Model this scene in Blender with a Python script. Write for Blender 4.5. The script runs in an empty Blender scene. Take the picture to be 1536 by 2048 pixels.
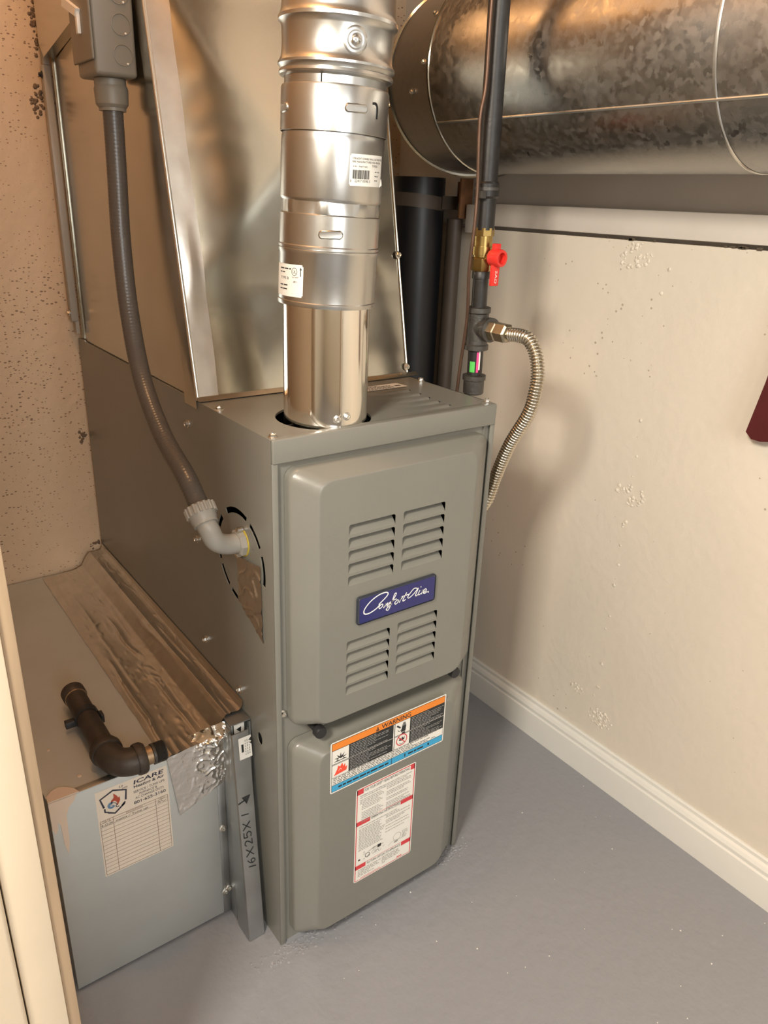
import bpy, bmesh, math, random
from mathutils import Vector, Matrix, noise as mnoise
random.seed(7)
S = bpy.context.scene
COL = S.collection
pi = math.pi
# ------------------------------------------------------------------ camera
cam = bpy.data.cameras.new('camera'); camo = bpy.data.objects.new('camera', cam); COL.objects.link(camo)
Rm = ((0.805157, 0.197425, -0.559236), (-0.591909, 0.326262, -0.737019), (0.036951, 0.924433, 0.37955))
M = Matrix(Rm).to_4x4(); M.translation = Vector((-0.41863, -0.78111, 1.12298)); camo.matrix_world = M
cam.sensor_fit = 'VERTICAL'; cam.sensor_height = 36.0; cam.lens = 1528.87 / 2048 * 36.0
cam.clip_start = 0.02; S.camera = camo
# ------------------------------------------------------------------ world and lamps
w = bpy.data.worlds.new('world'); S.world = w; w.use_nodes = True
w.node_tree.nodes['Background'].inputs[0].default_value = (1.0, 0.85, 0.68, 1)
w.node_tree.nodes['Background'].inputs[1].default_value = 0.08
def area(name, loc, target, size, size_y, power, color):
    l = bpy.data.lights.new(name, 'AREA'); l.shape = 'RECTANGLE'; l.size = size; l.size_y = size_y
    l.energy = power; l.color = color
    o = bpy.data.objects.new(name, l); COL.objects.link(o); o.location = loc
    o.rotation_euler = (Vector(target) - Vector(loc)).to_track_quat('-Z', 'Y').to_euler(); return o
area('outer_room_ceiling_lamp', (-1.10, -0.80, 1.75), (0.2, 0.0, 0.7), 0.30, 0.30, 36, (1.0, 0.92, 0.80))
area('outer_room_window_light', (-0.5, -3.0, 1.5), (0.2, 0.2, 0.9), 1.0, 1.3, 34, (0.92, 0.97, 1.0))
def point(name, loc, power, color, r=0.05):
    l = bpy.data.lights.new(name, 'POINT'); l.energy = power; l.color = color; l.shadow_soft_size = r
    o = bpy.data.objects.new(name, l); COL.objects.link(o); o.location = loc; return o
point('outer_room_fill', (-1.1, -2.1, 2.0), 26.0, (1.0, 0.93, 0.82), 0.12)  # added fill light, brightens the unseen outer room and reflections
point('closet_bulb', (-0.17, 0.1, 2.12), 15.0, (1.0, 0.55, 0.26), 0.05)
S.view_settings.view_transform = 'Standard'; S.view_settings.look = 'None'
S.view_settings.exposure = 0.0; S.view_settings.gamma = 1.0; S.view_settings.use_curve_mapping = False

# ------------------------------------------------------------------ materials
MATS = {}
def mat(name, col, rough=0.5, metal=0.0, var=0.0, vscale=30.0, bump=0.0, bscale=120.0, rvar=0.0, spangle=0.0, spscale=60.0, coat=0.0, stretch=(1, 1, 1), spec=0.5):
    if name in MATS: return MATS[name]
    m = bpy.data.materials.new(name); m.use_nodes = True; nt = m.node_tree; N = nt.nodes; L = nt.links
    b = N['Principled BSDF']
    b.inputs['Base Color'].default_value = (*col, 1); b.inputs['Roughness'].default_value = rough
    b.inputs['Metallic'].default_value = metal; b.inputs['Coat Weight'].default_value = coat
    b.inputs['Specular IOR Level'].default_value = spec
    tc = N.new('ShaderNodeTexCoord'); mp = N.new('ShaderNodeMapping'); mp.inputs['Scale'].default_value = stretch
    L.new(tc.outputs['Object'], mp.inputs['Vector'])
    src = None
    if var or rvar:
        n = N.new('ShaderNodeTexNoise'); n.inputs['Scale'].default_value = vscale; n.inputs['Detail'].default_value = 5
        L.new(mp.outputs['Vector'], n.inputs['Vector']); src = n.outputs['Fac']
    if spangle:
        v = N.new('ShaderNodeTexVoronoi'); v.inputs['Scale'].default_value = spscale
        n2 = N.new('ShaderNodeTexNoise'); n2.inputs['Scale'].default_value = spscale * 1.3
        mix = N.new('ShaderNodeMixRGB'); mix.inputs['Fac'].default_value = 0.012
        L.new(mp.outputs['Vector'], n2.inputs['Vector']); L.new(mp.outputs['Vector'], mix.inputs[1]); L.new(n2.outputs['Color'], mix.inputs[2])
        L.new(mix.outputs[0], v.inputs['Vector'])
        bw = N.new('ShaderNodeRGBToBW'); L.new(v.outputs['Color'], bw.inputs[0])
        mr = N.new('ShaderNodeMapRange'); mr.inputs[3].default_value = rough - spangle; mr.inputs[4].default_value = rough + spangle
        L.new(bw.outputs[0], mr.inputs[0]); L.new(mr.outputs[0], b.inputs['Roughness'])
        mc = N.new('ShaderNodeMapRange'); mc.inputs[3].default_value = 1 - spangle * 1.6; mc.inputs[4].default_value = 1 + spangle * 0.8
        L.new(bw.outputs[0], mc.inputs[0])
        hs = N.new('ShaderNodeHueSaturation'); hs.inputs['Color'].default_value = (*col, 1); L.new(mc.outputs[0], hs.inputs['Value'])
        L.new(hs.outputs[0], b.inputs['Base Color'])
    elif var:
        mc = N.new('ShaderNodeMapRange'); mc.inputs[1].default_value = 0.3; mc.inputs[2].default_value = 0.7
        mc.inputs[3].default_value = 1 - var; mc.inputs[4].default_value = 1 + var
        L.new(src, mc.inputs[0])
        hs = N.new('ShaderNodeHueSaturation'); hs.inputs['Color'].default_value = (*col, 1); L.new(mc.outputs[0], hs.inputs['Value'])
        L.new(hs.outputs[0], b.inputs['Base Color'])
    if rvar and not spangle:
        mr = N.new('ShaderNodeMapRange'); mr.inputs[1].default_value = 0.3; mr.inputs[2].default_value = 0.7
        mr.inputs[3].default_value = max(0.02, rough - rvar); mr.inputs[4].default_value = rough + rvar
        L.new(src, mr.inputs[0]); L.new(mr.outputs[0], b.inputs['Roughness'])
    if bump:
        n3 = N.new('ShaderNodeTexNoise'); n3.inputs['Scale'].default_value = bscale; n3.inputs['Detail'].default_value = 4
        L.new(mp.outputs['Vector'], n3.inputs['Vector'])
        bp = N.new('ShaderNodeBump'); bp.inputs['Strength'].default_value = bump; bp.inputs['Distance'].default_value = 0.002
        L.new(n3.outputs['Fac'], bp.inputs['Height']); L.new(bp.outputs['Normal'], b.inputs['Normal'])
    MATS[name] = m; return m
def concrete(name, col, pit_scale, pit_col, bump, pit_amt=0.09, lo=0.35, zs=1.0):
    """painted cast concrete: broad tone drift, bug-hole pits, trowel lumps"""
    m = bpy.data.materials.new(name); m.use_nodes = True; nt = m.node_tree; N = nt.nodes; L = nt.links
    b = N['Principled BSDF']; b.inputs['Roughness'].default_value = 0.55
    tc = N.new('ShaderNodeTexCoord')
    big = N.new('ShaderNodeTexNoise'); big.inputs['Scale'].default_value = 2.2; big.inputs['Detail'].default_value = 6
    L.new(tc.outputs['Object'], big.inputs['Vector'])
    v = N.new('ShaderNodeTexVoronoi'); v.inputs['Scale'].default_value = pit_scale
    mp = N.new('ShaderNodeMapping'); mp.inputs['Scale'].default_value = (1, 1, zs); L.new(tc.outputs['Object'], mp.inputs['Vector'])
    L.new(mp.outputs['Vector'], v.inputs['Vector'])
    dn = N.new('ShaderNodeTexNoise'); dn.inputs['Scale'].default_value = 4.5; dn.inputs['Detail'].default_value = 3
    L.new(tc.outputs['Object'], dn.inputs['Vector'])
    th = N.new('ShaderNodeMapRange'); th.inputs[1].default_value = lo; th.inputs[2].default_value = 0.75; th.inputs[3].default_value = 0.0; th.inputs[4].default_value = pit_amt * 3.0
    L.new(dn.outputs['Fac'], th.inputs[0])
    sel = N.new('ShaderNodeSeparateColor'); L.new(v.outputs['Color'], sel.inputs[0])
    mul = N.new('ShaderNodeMath'); mul.operation = 'MULTIPLY'; L.new(th.outputs[0], mul.inputs[0]); L.new(sel.outputs[0], mul.inputs[1])
    less = N.new('ShaderNodeMath'); less.operation = 'LESS_THAN'; L.new(v.outputs['Distance'], less.inputs[0]); L.new(mul.outputs[0], less.inputs[1])
    mc = N.new('ShaderNodeMapRange'); mc.inputs[1].default_value = 0.3; mc.inputs[2].default_value = 0.7; mc.inputs[3].default_value = 0.93; mc.inputs[4].default_value = 1.04
    L.new(big.outputs['Fac'], mc.inputs[0])
    hs = N.new('ShaderNodeHueSaturation'); hs.inputs['Color'].default_value = (*col, 1); L.new(mc.outputs[0], hs.inputs['Value'])
    mx = N.new('ShaderNodeMixRGB'); L.new(less.outputs[0], mx.inputs[0]); L.new(hs.outputs[0], mx.inputs[1]); mx.inputs[2].default_value = (*pit_col, 1)
    L.new(mx.outputs[0], b.inputs['Base Color'])
    f = N.new('ShaderNodeTexNoise'); f.inputs['Scale'].default_value = 55; f.inputs['Detail'].default_value = 6
    L.new(tc.outputs['Object'], f.inputs['Vector'])
    sub = N.new('ShaderNodeMath'); sub.operation = 'SUBTRACT'; L.new(f.outputs['Fac'], sub.inputs[0]); L.new(less.outputs[0], sub.inputs[1])
    bp = N.new('ShaderNodeBump'); bp.inputs['Strength'].default_value = bump; bp.inputs['Distance'].default_value = 0.004
    L.new(sub.outputs[0], bp.inputs['Height']); L.new(bp.outputs['Normal'], b.inputs['Normal'])
    return m
PAINT = mat('furnace_grey_enamel', (0.205, 0.200, 0.173), 0.30, var=0.03, vscale=8, bump=0.05, bscale=600)
GALV = mat('galvanised_sheet', (0.55, 0.525, 0.45), 0.21, 1.0, var=0.10, vscale=7, rvar=0.06, bump=0.10, bscale=14)
GALVS = mat('galvanised_spangle', (0.43, 0.42, 0.40), 0.38, 1.0, spangle=0.115, spscale=140)
GALVF = mat('galvanised_pale_front', (0.60, 0.625, 0.61), 0.52, 0.65, var=0.05, vscale=9, bump=0.04, bscale=20)
GALVD = mat('galvanised_dull', (0.47, 0.49, 0.49), 0.42, 1.0, var=0.10, vscale=14, rvar=0.08, bump=0.06, bscale=20)
VENT = mat('vent_galvanised', (0.56, 0.555, 0.53), 0.29, 1.0, spangle=0.010, spscale=300, bump=0.05, bscale=40)
CHROME = mat('bright_aluminium', (0.80, 0.765, 0.70), 0.12, 1.0, var=0.04, vscale=20, rvar=0.05, bump=0.06, bscale=18, stretch=(1, 1, 0.15))
STEEL = mat('zinc_screw', (0.72, 0.70, 0.65), 0.28, 1.0)
FOIL = mat('foil_tape', (0.66, 0.62, 0.56), 0.34, 1.0, var=0.06, vscale=40, bump=0.10, bscale=60)
FOILB = mat('bright_crumpled_foil', (0.80, 0.78, 0.74), 0.2, 1.0, bump=0.9, bscale=75)
BLACKIRON = mat('black_iron', (0.028, 0.026, 0.024), 0.42, 0.3, var=0.3, vscale=30, bump=0.12, bscale=200)
GREYIRON = mat('malleable_iron', (0.085, 0.08, 0.072), 0.45, 0.6, var=0.25, vscale=60, bump=0.3, bscale=220)
RUSTIRON = mat('oiled_brown_iron', (0.058, 0.045, 0.035), 0.5, 0.3, var=0.25, vscale=40, bump=0.2, bscale=200)
BRASS = mat('brass', (0.40, 0.28, 0.10), 0.3, 1.0, var=0.15, vscale=80)
RUSTYBRASS = mat('stained_nipple', (0.40, 0.28, 0.17), 0.42, 0.8, var=0.3, vscale=90)
RED = mat('red_plastic', (0.72, 0.035, 0.025), 0.35)
BLACK = mat('black_plastic', (0.02, 0.02, 0.021), 0.45)
ABS = mat('black_abs', (0.012, 0.012, 0.014), 0.4)
CONDUIT = mat('grey_pvc_hose', (0.088, 0.078, 0.068), 0.28)
FITTING = mat('grey_pvc_fitting', (0.33, 0.315, 0.28), 0.38)
BOXGREY = mat('junction_box_pvc', (0.22, 0.195, 0.155), 0.42)
WHITEPL = mat('white_plastic', (0.75, 0.72, 0.66), 0.5)
CARD = mat('white_card', (0.75, 0.73, 0.68), 0.7)
CORR = mat('stainless_corrugated', (0.62, 0.57, 0.48), 0.25, 1.0)
COPPER = mat('aged_copper_tube', (0.13, 0.075, 0.05), 0.45, 0.7, var=0.2, vscale=40)
RUST = mat('rusty_steel', (0.22, 0.10, 0.04), 0.7, 0.2, var=0.4, vscale=30)
BROWN = mat('brown_drain_pipe', (0.10, 0.075, 0.055), 0.5, var=0.15, vscale=10)
WOODY = mat('brown_board_edge', (0.42, 0.30, 0.19), 0.6, var=0.18, vscale=60, stretch=(1, 1, 0.06))
MAROON = mat('maroon_paint', (0.085, 0.010, 0.011), 0.45, var=0.1, vscale=20)
TRIMW = mat('white_trim_paint', (0.77, 0.75, 0.69), 0.38, var=0.02, vscale=12)
BOARDW = mat('rim_board_paint', (0.76, 0.70, 0.63), 0.5, var=0.03, vscale=12)
CREAM = mat('cream_trim_paint', (0.74, 0.62, 0.46), 0.5, var=0.03, vscale=14)
DRIP = mat('dried_cream_paint', (0.66, 0.52, 0.41), 0.5)
FLOORM = mat('grey_floor_paint', (0.285, 0.288, 0.305), 0.30, bump=0.8, bscale=60)
WALLR = concrete('cream_painted_concrete', (0.75, 0.675, 0.565), 85, (0.47, 0.40, 0.32), 0.24, 0.085, 0.36)
WALLB = concrete('pitted_painted_concrete', (0.63, 0.47, 0.31), 125, (0.26, 0.165, 0.10), 0.5, 0.15, 0.18, 1.9)
OUTER = mat('outer_room_paint', (0.70, 0.62, 0.50), 0.7)
CEILM = mat('ceiling_boards', (0.20, 0.145, 0.10), 0.7)
# flat print
P_WHITE = mat('label_white', (0.80, 0.78, 0.72), 0.45); P_BLACK = mat('print_black', (0.022, 0.024, 0.024), 0.5)
P_ORANGE = mat('print_orange', (0.80, 0.24, 0.03), 0.5); P_BLUE = mat('print_blue', (0.05, 0.36, 0.62), 0.5)
P_RED = mat('print_red', (0.63, 0.05, 0.06), 0.5); P_FLAME = mat('print_flame', (0.85, 0.08, 0.04), 0.5)
P_GREY = mat('print_grey', (0.33, 0.32, 0.29), 0.5); P_NAVY = mat('badge_navy', (0.012, 0.016, 0.13), 0.25, coat=0.3)
P_CREAM = mat('sticker_cream', (0.76, 0.67, 0.56), 0.55); P_INK = mat('pen_ink', (0.05, 0.035, 0.03), 0.6)
P_RULE = mat('rule_brown', (0.26, 0.18, 0.13), 0.6); P_DKNAVY = mat('logo_navy', (0.035, 0.035, 0.055), 0.5)
P_SKY = mat('logo_blue', (0.12, 0.22, 0.36), 0.5); P_GREEN = mat('sticker_green', (0.10, 0.55, 0.10), 0.5)
P_PINK = mat('sticker_pink', (0.80, 0.06, 0.25), 0.5); P_BADGEW = mat('badge_white', (0.85, 0.85, 0.85), 0.4)
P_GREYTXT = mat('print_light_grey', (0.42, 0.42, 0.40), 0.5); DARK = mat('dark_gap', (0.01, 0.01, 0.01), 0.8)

# ------------------------------------------------------------------ object helpers
OFF = {}
def thing(name, label, cat, loc, group=None):
    o = bpy.data.objects.new(name, None); COL.objects.link(o); o.location = loc; o.empty_display_size = 0.05
    o['label'] = label; o['category'] = cat
    if group: o['group'] = group
    OFF[o.name] = Vector(loc); return o
def obj(name, geo, m, parent=None, label=None, smooth=True, ang=38, cat=None, kind=None, group=None):
    """geo = (verts, faces[, material indices]) in world metres -> one mesh object"""
    vs, fs = geo[0], geo[1]
    off = OFF[parent.name] if parent else Vector((0, 0, 0))
    if parent is None:
        lo = [min(v[i] for v in vs) for i in range(3)]; hi = [max(v[i] for v in vs) for i in range(3)]
        off = Vector(((lo[0] + hi[0]) / 2, (lo[1] + hi[1]) / 2, lo[2]))
    me = bpy.data.meshes.new(name)
    me.from_pydata([tuple(Vector(v) - off) for v in vs], [], fs); me.update()
    for k in (m if isinstance(m, (list, tuple)) else [m]): me.materials.append(k)
    if len(geo) > 2: me.polygons.foreach_set('material_index', geo[2])
    if smooth:
        me.polygons.foreach_set('use_smooth', [True] * len(me.polygons)); me.set_sharp_from_angle(angle=math.radians(ang))
    o = bpy.data.objects.new(name, me); COL.objects.link(o)
    if parent: o.parent = parent
    else: o.location = off
    OFF[o.name] = off
    if label: o['label'] = label
    if cat: o['category'] = cat
    if kind: o['kind'] = kind
    if group: o['group'] = group
    return o
def struct(name, geo, m, **k): return obj(name, geo, m, kind='structure', **k)
def join(*gs):
    V, F = [], []
    for g in gs:
        n = len(V); V += [Vector(v) for v in g[0]]; F += [[i + n for i in f] for f in g[1]]
    return V, F
def from_bm(bm):
    bm.verts.ensure_lookup_table(); bm.verts.index_update()
    g = ([v.co.copy() for v in bm.verts], [[v.index for v in f.verts] for f in bm.faces]); bm.free(); return g
def box(x0, x1, y0, y1, z0, z1, bev=0.0, seg=2):
    bm = bmesh.new(); bmesh.ops.create_cube(bm, size=1.0)
    for v in bm.verts: v.co = Vector(((x0 + x1) / 2 + v.co.x * (x1 - x0), (y0 + y1) / 2 + v.co.y * (y1 - y0), (z0 + z1) / 2 + v.co.z * (z1 - z0)))
    if bev: bmesh.ops.bevel(bm, geom=bm.edges[:], offset=bev, segments=seg, profile=0.5, affect='EDGES')
    return from_bm(bm)
def frame(d):
    d = Vector(d).normalized(); a = Vector((0, 0, 1)) if abs(d.z) < 0.9 else Vector((1, 0, 0))
    u = d.cross(a).normalized(); return u, d.cross(u).normalized(), d
def lathe(prof, base, axis=(0, 0, 1), seg=48, caps=True, closed=False):
    u, v, d = frame(axis); base = Vector(base); V, F = [], []
    for r, h in prof:
        for k in range(seg):
            a = 2 * pi * k / seg; V.append(base + d * h + (u * math.cos(a) + v * math.sin(a)) * r)
    n = len(prof)
    for i in range(n - 1 + (1 if closed else 0)):
        for k in range(seg):
            a, b = i * seg + k, i * seg + (k + 1) % seg; c, e = ((i + 1) % n) * seg + (k + 1) % seg, ((i + 1) % n) * seg + k
            F.append([a, b, c, e])
    if caps and not closed:
        F.append(list(range(seg))[::-1]); F.append([(n - 1) * seg + k for k in range(seg)])
    return V, F
def cyl(p0, p1, r, seg=24, r2=None):
    p0, p1 = Vector(p0), Vector(p1); L = (p1 - p0).length
    return lathe([(r, 0), (r if r2 is None else r2, L)], p0, p1 - p0, seg)
def spline(pts, n=12):
    pts = [Vector(p) for p in pts]; P = [pts[0] * 2 - pts[1]] + pts + [pts[-1] * 2 - pts[-2]]; out = []
    for i in range(1, len(P) - 2):
        for k in range(n):
            t = k / n
            out.append(0.5 * (2 * P[i] + (P[i + 1] - P[i - 1]) * t + (2 * P[i - 1] - 5 * P[i] + 4 * P[i + 1] - P[i + 2]) * t * t + (3 * P[i] - P[i - 1] - 3 * P[i + 1] + P[i + 2]) * t ** 3))
    out.append(pts[-1]); return out
def resample(pts, step):
    out = [pts[0]]; acc = 0.0
    for a, b in zip(pts, pts[1:]):
        L = (b - a).length; pos = step - acc
        while pos <= L: out.append(a.lerp(b, pos / L)); pos += step
        acc = L - (pos - step)
    out.append(pts[-1]); return out
def tube(pts, rad, seg=16):
    pts = [Vector(p) for p in pts]; V, F = [], []; n = len(pts)
    d = (pts[1] - pts[0]).normalized(); u, v, _ = frame(d)
    for i, p in enumerate(pts):
        t = (pts[min(i + 1, n - 1)] - pts[max(i - 1, 0)]).normalized()
        u = (u - t * u.dot(t)).normalized(); v = t.cross(u); r = rad(i) if callable(rad) else rad
        for k in range(seg):
            a = 2 * pi * k / seg; V.append(p + (u * math.cos(a) + v * math.sin(a)) * r)
    for i in range(n - 1):
        for k in range(seg):
            F.append([i * seg + k, i * seg + (k + 1) % seg, (i + 1) * seg + (k + 1) % seg, (i + 1) * seg + k])
    F.append(list(range(seg))[::-1]); F.append([(n - 1) * seg + k for k in range(seg)])
    return V, F
def prism(poly, y0, y1, ax='y'):
    """extrude a 2D polygon along one axis; poly gives the two other coordinates in xyz order"""
    def mk(p, t): return {'y': (p[0], t, p[1]), 'x': (t, p[0], p[1]), 'z': (p[0], p[1], t)}[ax]
    n = len(poly); V = [mk(p, y0) for p in poly] + [mk(p, y1) for p in poly]
    return V, [list(range(n)), list(range(n, 2 * n))[::-1]] + [[i, i + n, (i + 1) % n + n, (i + 1) % n] for i in range(n)]
def fix_normals(g):
    bm = bmesh.new(); vs = [bm.verts.new(v) for v in g[0]]
    for f in g[1]:
        try: bm.faces.new([vs[i] for i in f])
        except ValueError: pass
    bmesh.ops.recalc_face_normals(bm, faces=bm.faces[:]); return from_bm(bm)
def fill_holes(outer, holes, normal):
    bm = bmesh.new(); E = []
    for loop in [outer] + holes:
        vs = [bm.verts.new(p) for p in loop]
        for a, b in zip(vs, vs[1:] + vs[:1]): E.append(bm.edges.new((a, b)))
    bmesh.ops.triangle_fill(bm, use_beauty=True, use_dissolve=False, edges=E, normal=Vector(normal))
    for f in bm.faces:
        f.normal_update()
        if f.normal.dot(Vector(normal)) < 0: f.normal_flip()
    return from_bm(bm)
def screw(p, n, r=0.0042):
    """hex washer-head screw"""
    p = Vector(p); a = lathe([(r * 1.45, 0), (r * 1.45, r * 0.25), (r * 1.2, r * 0.4)], p, n, 16)
    b = lathe([(r, r * 0.35), (r, r * 1.1), (r * 0.8, r * 1.25), (r * 0.55, r * 1.22), (r * 0.4, r * 0.95)], p, n, 6)
    return join(a, b)

# ------------------------------------------------------------------ flat print (labels) as mesh
class Print:
    def __init__(self, mapper): self.mp = mapper; self.V = []; self.F = []; self.I = []; self.mats = []
    def mi(self, m):
        if m not in self.mats: self.mats.append(m)
        return self.mats.index(m)
    def add(self, pts, faces, m, layer):
        n = len(self.V); self.V += [self.mp(x, y, 0.00012 * layer + 0.0002) for x, y in pts]
        k = self.mi(m)
        for f in faces: self.F.append([i + n for i in f]); self.I.append(k)
    def rect(self, x0, y0, x1, y1, m, layer=1, nx=1):
        P = []; F = []
        for i in range(nx + 1):
            x = x0 + (x1 - x0) * i / nx; P += [(x, y0), (x, y1)]
        for i in range(nx): F.append([2 * i, 2 * i + 2, 2 * i + 3, 2 * i + 1])
        self.add(P, F, m, layer)
    def rrect(self, x0, y0, x1, y1, r, m, layer=0):
        P = []
        for cx, cy, a0 in ((x1 - r, y1 - r, 0), (x0 + r, y1 - r, 90), (x0 + r, y0 + r, 180), (x1 - r, y0 + r, 270)):
            for k in range(5): a = math.radians(a0 + k * 22.5); P.append((cx + r * math.cos(a), cy + r * math.sin(a)))
        self.add(P, [list(range(len(P)))], m, layer)
    def poly(self, pts, m, layer=2): self.add(pts, [list(range(len(pts)))], m, layer)
    def tri_poly(self, pts, m, layer=2):
        g = fill_holes([(x, y, 0) for x, y in pts], [], (0, 0, 1)); self.add([(v[0], v[1]) for v in g[0]], g[1], m, layer)
    def stroke(self, pts, wd, m, layer=2, smooth=True, taper=False):
        p3 = [Vector((x, y, 0)) for x, y in pts]
        if smooth and len(p3) > 2: p3 = spline(p3, 5)
        n = len(p3); P = []; F = []
        for i, p in enumerate(p3):
            t = (p3[min(i + 1, n - 1)] - p3[max(i - 1, 0)])
            t = t.normalized() if t.length > 1e-9 else Vector((1, 0, 0))
            h = wd / 2 * (1 if not taper else 0.55 + 0.45 * math.sin(pi * i / (n - 1)))
            P += [(p.x - t.y * h, p.y + t.x * h), (p.x + t.y * h, p.y - t.x * h)]
        for i in range(n - 1): F.append([2 * i, 2 * i + 1, 2 * i + 3, 2 * i + 2])
        self.add(P, F, m, layer)
    def ring(self, cx, cy, r, wd, m, layer=2, a0=0, a1=360, n=28, sy=1.0):
        self.stroke([(cx + r * math.cos(math.radians(a0 + (a1 - a0) * k / n)), cy + sy * r * math.sin(math.radians(a0 + (a1 - a0) * k / n))) for k in range(n + 1)], wd, m, layer, smooth=False)
    def text(self, s, x, y, h, m, width=None, layer=2, align='L', rot=0.0, shear=0.0, bold=0.0):
        V, F = text_geo(s, shear, bold)
        xs = [v[0] for v in V]; x0, x1 = min(xs), max(xs); sc = h / 0.70; sx = sc
        if width: sx = width / (x1 - x0)
        dx = {'L': 0, 'C': -(x1 - x0) * sx / 2, 'R': -(x1 - x0) * sx}[align]
        c, sn = math.cos(rot), math.sin(rot); P = []
        for vx, vy in V:
            a, b = (vx - x0) * sx + dx, vy * sc; P.append((x + a * c - b * sn, y + a * sn + b * c))
        self.add(P, F, m, layer)
    def words(self, x0, x1, y, h, m, layer=2, fill=1.0, wmin=0.003, wmax=0.011, gap=0.0016):
        """a line of print too small to read: one dash per word"""
        x = x0; end = x0 + (x1 - x0) * fill
        while x < end - wmin:
            L = min(random.uniform(wmin, wmax), end - x); self.rect(x, y, x + L, y + h, m, layer); x += L + gap
    def build(self, name, parent, label=None):
        return obj(name, (self.V, self.F, self.I), self.mats, parent, label, smooth=False)
TXT = {}
def text_geo(s, shear=0.0, bold=0.0):
    if (s, shear, bold) in TXT: return TXT[(s, shear, bold)]
    c = bpy.data.curves.new('t', 'FONT'); c.body = s; c.size = 1.0; c.resolution_u = 3; c.shear = shear; c.offset = bold
    o = bpy.data.objects.new('t', c); COL.objects.link(o); bpy.context.view_layer.update()
    me = bpy.data.meshes.new_from_object(o.evaluated_get(bpy.context.evaluated_depsgraph_get()))
    g = ([(v.co.x, v.co.y) for v in me.vertices], [list(p.vertices) for p in me.polygons])
    bpy.data.objects.remove(o); bpy.data.curves.remove(c); bpy.data.meshes.remove(me)
    TXT[(s, shear, bold)] = g; return g

# ================================================================== SETTING
def slab(x0, x1, y0, y1, z0, z1): return box(x0, x1, y0, y1, z0, z1)
struct('floor', slab(-2.6, 0.95, -3.4, 1.0, -0.06, 0.0), FLOORM)
struct('ceiling', slab(-2.6, 0.95, -3.4, 1.0, 2.3, 2.36), CEILM)
struct('wall_back', slab(-0.45, 0.95, 0.782, 0.9, 0.0, 2.3), WALLB)
# poured foundation wall on the right, with two ragged patches and a chipped top edge
wr = join(slab(0.74, 0.95, -3.4, 0.782, 0.0, 1.072))
struct('wall_right', wr, WALLR)
struct('wall_left', slab(-0.378, -0.345, -0.12, 0.782, 0.0, 2.3), mat('closet_side_paint', (0.80, 0.66, 0.50), 0.6, var=0.03, vscale=4))
struct('wall_outer_left', slab(-2.6, -2.5, -3.4, -0.12, 0.0, 2.3), OUTER)
struct('wall_outer_front', slab(-2.5, 0.74, -3.4, -3.3, 0.0, 2.3), OUTER)
struct('wall_partition', slab(-2.5, -0.378, -0.16, -0.12, 0.0, 2.3), OUTER)
# jamb at the left: cream painted stud, board edge beside it, casing outside
struct('trim_1', box(-0.379, -0.3455, -0.2, -0.162, 0.0, 2.3, 0.0015), CREAM, label='cream painted door jamb stud at the left edge')
struct('trim_2', box(-0.3453, -0.3345, -0.197, -0.122, 0.0, 2.3, 0.001), WOODY, label='raw brown board edge beside the cream jamb')
struct('trim_3', box(-0.47, -0.3805, -0.206, -0.162, 0.0, 2.3, 0.004, 3), CREAM, label='cream casing board outside the jamb')
# rim-board above the foundation
struct('trim_4', box(0.733, 0.758, -3.3, 0.782, 1.079, 1.121, 0.002), BOARDW, label='painted sill board along the foundation top')
struct('wall_right_upper', slab(0.773, 0.95, -3.4, 0.782, 1.072, 2.3), BOARDW)
# chipped mortar flakes along the ledge
V = []; F = []
for i in range(34):
    y = random.choice((random.uniform(-0.5, 0.42), random.gauss(0.06, 0.03), random.gauss(-0.14, 0.03))); s = random.uniform(0.001, 0.0042); z = 1.074
    g = box(0.737, 0.742, y, y + s * 2.2, z - s * 0.6, z + s * 0.5, 0.0008, 1); n = len(V); V += g[0]; F += [[k + n for k in f] for f in g[1]]
struct('trim_5', (V, F), mat('chipped_mortar', (0.10, 0.075, 0.05), 0.9), label='chipped dark gap along the top of the foundation')
# rough patches and form seam on the wall
V = []; F = []
def lumps(cy, cz, ry, rz, n):
    for i in range(n):
        a = random.uniform(0, 2 * pi); q = random.random() ** 0.6
        y, z = cy + ry * q * math.cos(a), cz + rz * q * math.sin(a); s = random.uniform(0.0014, 0.0042)
        g = lathe([(s, 0), (s * 0.8, s * 0.2), (s * 0.35, s * 0.32)], (0.7398, y, z), (-1, random.uniform(-.3, .3), random.uniform(-.3, .3)), 7)
        n0 = len(V); V.extend(g[0]); F.extend([[k + n0 for k in f] for f in g[1]])
lumps(0.062, 1.045, 0.035, 0.025, 45); lumps(-0.002, 0.636, 0.03, 0.022, 40); lumps(-0.02, 0.145, 0.03, 0.02, 50); lumps(0.045, 0.18, 0.02, 0.016, 18)
for i in range(22): lumps(-0.0 + 0.028 * random.uniform(-1, 1) * 0.15, random.uniform(0.15, 1.06), 0.002, 0.004, 1)
struct('trim_6', (V, F), WALLR, label='lumpy trowel patches and form seam on the foundation wall')
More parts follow.
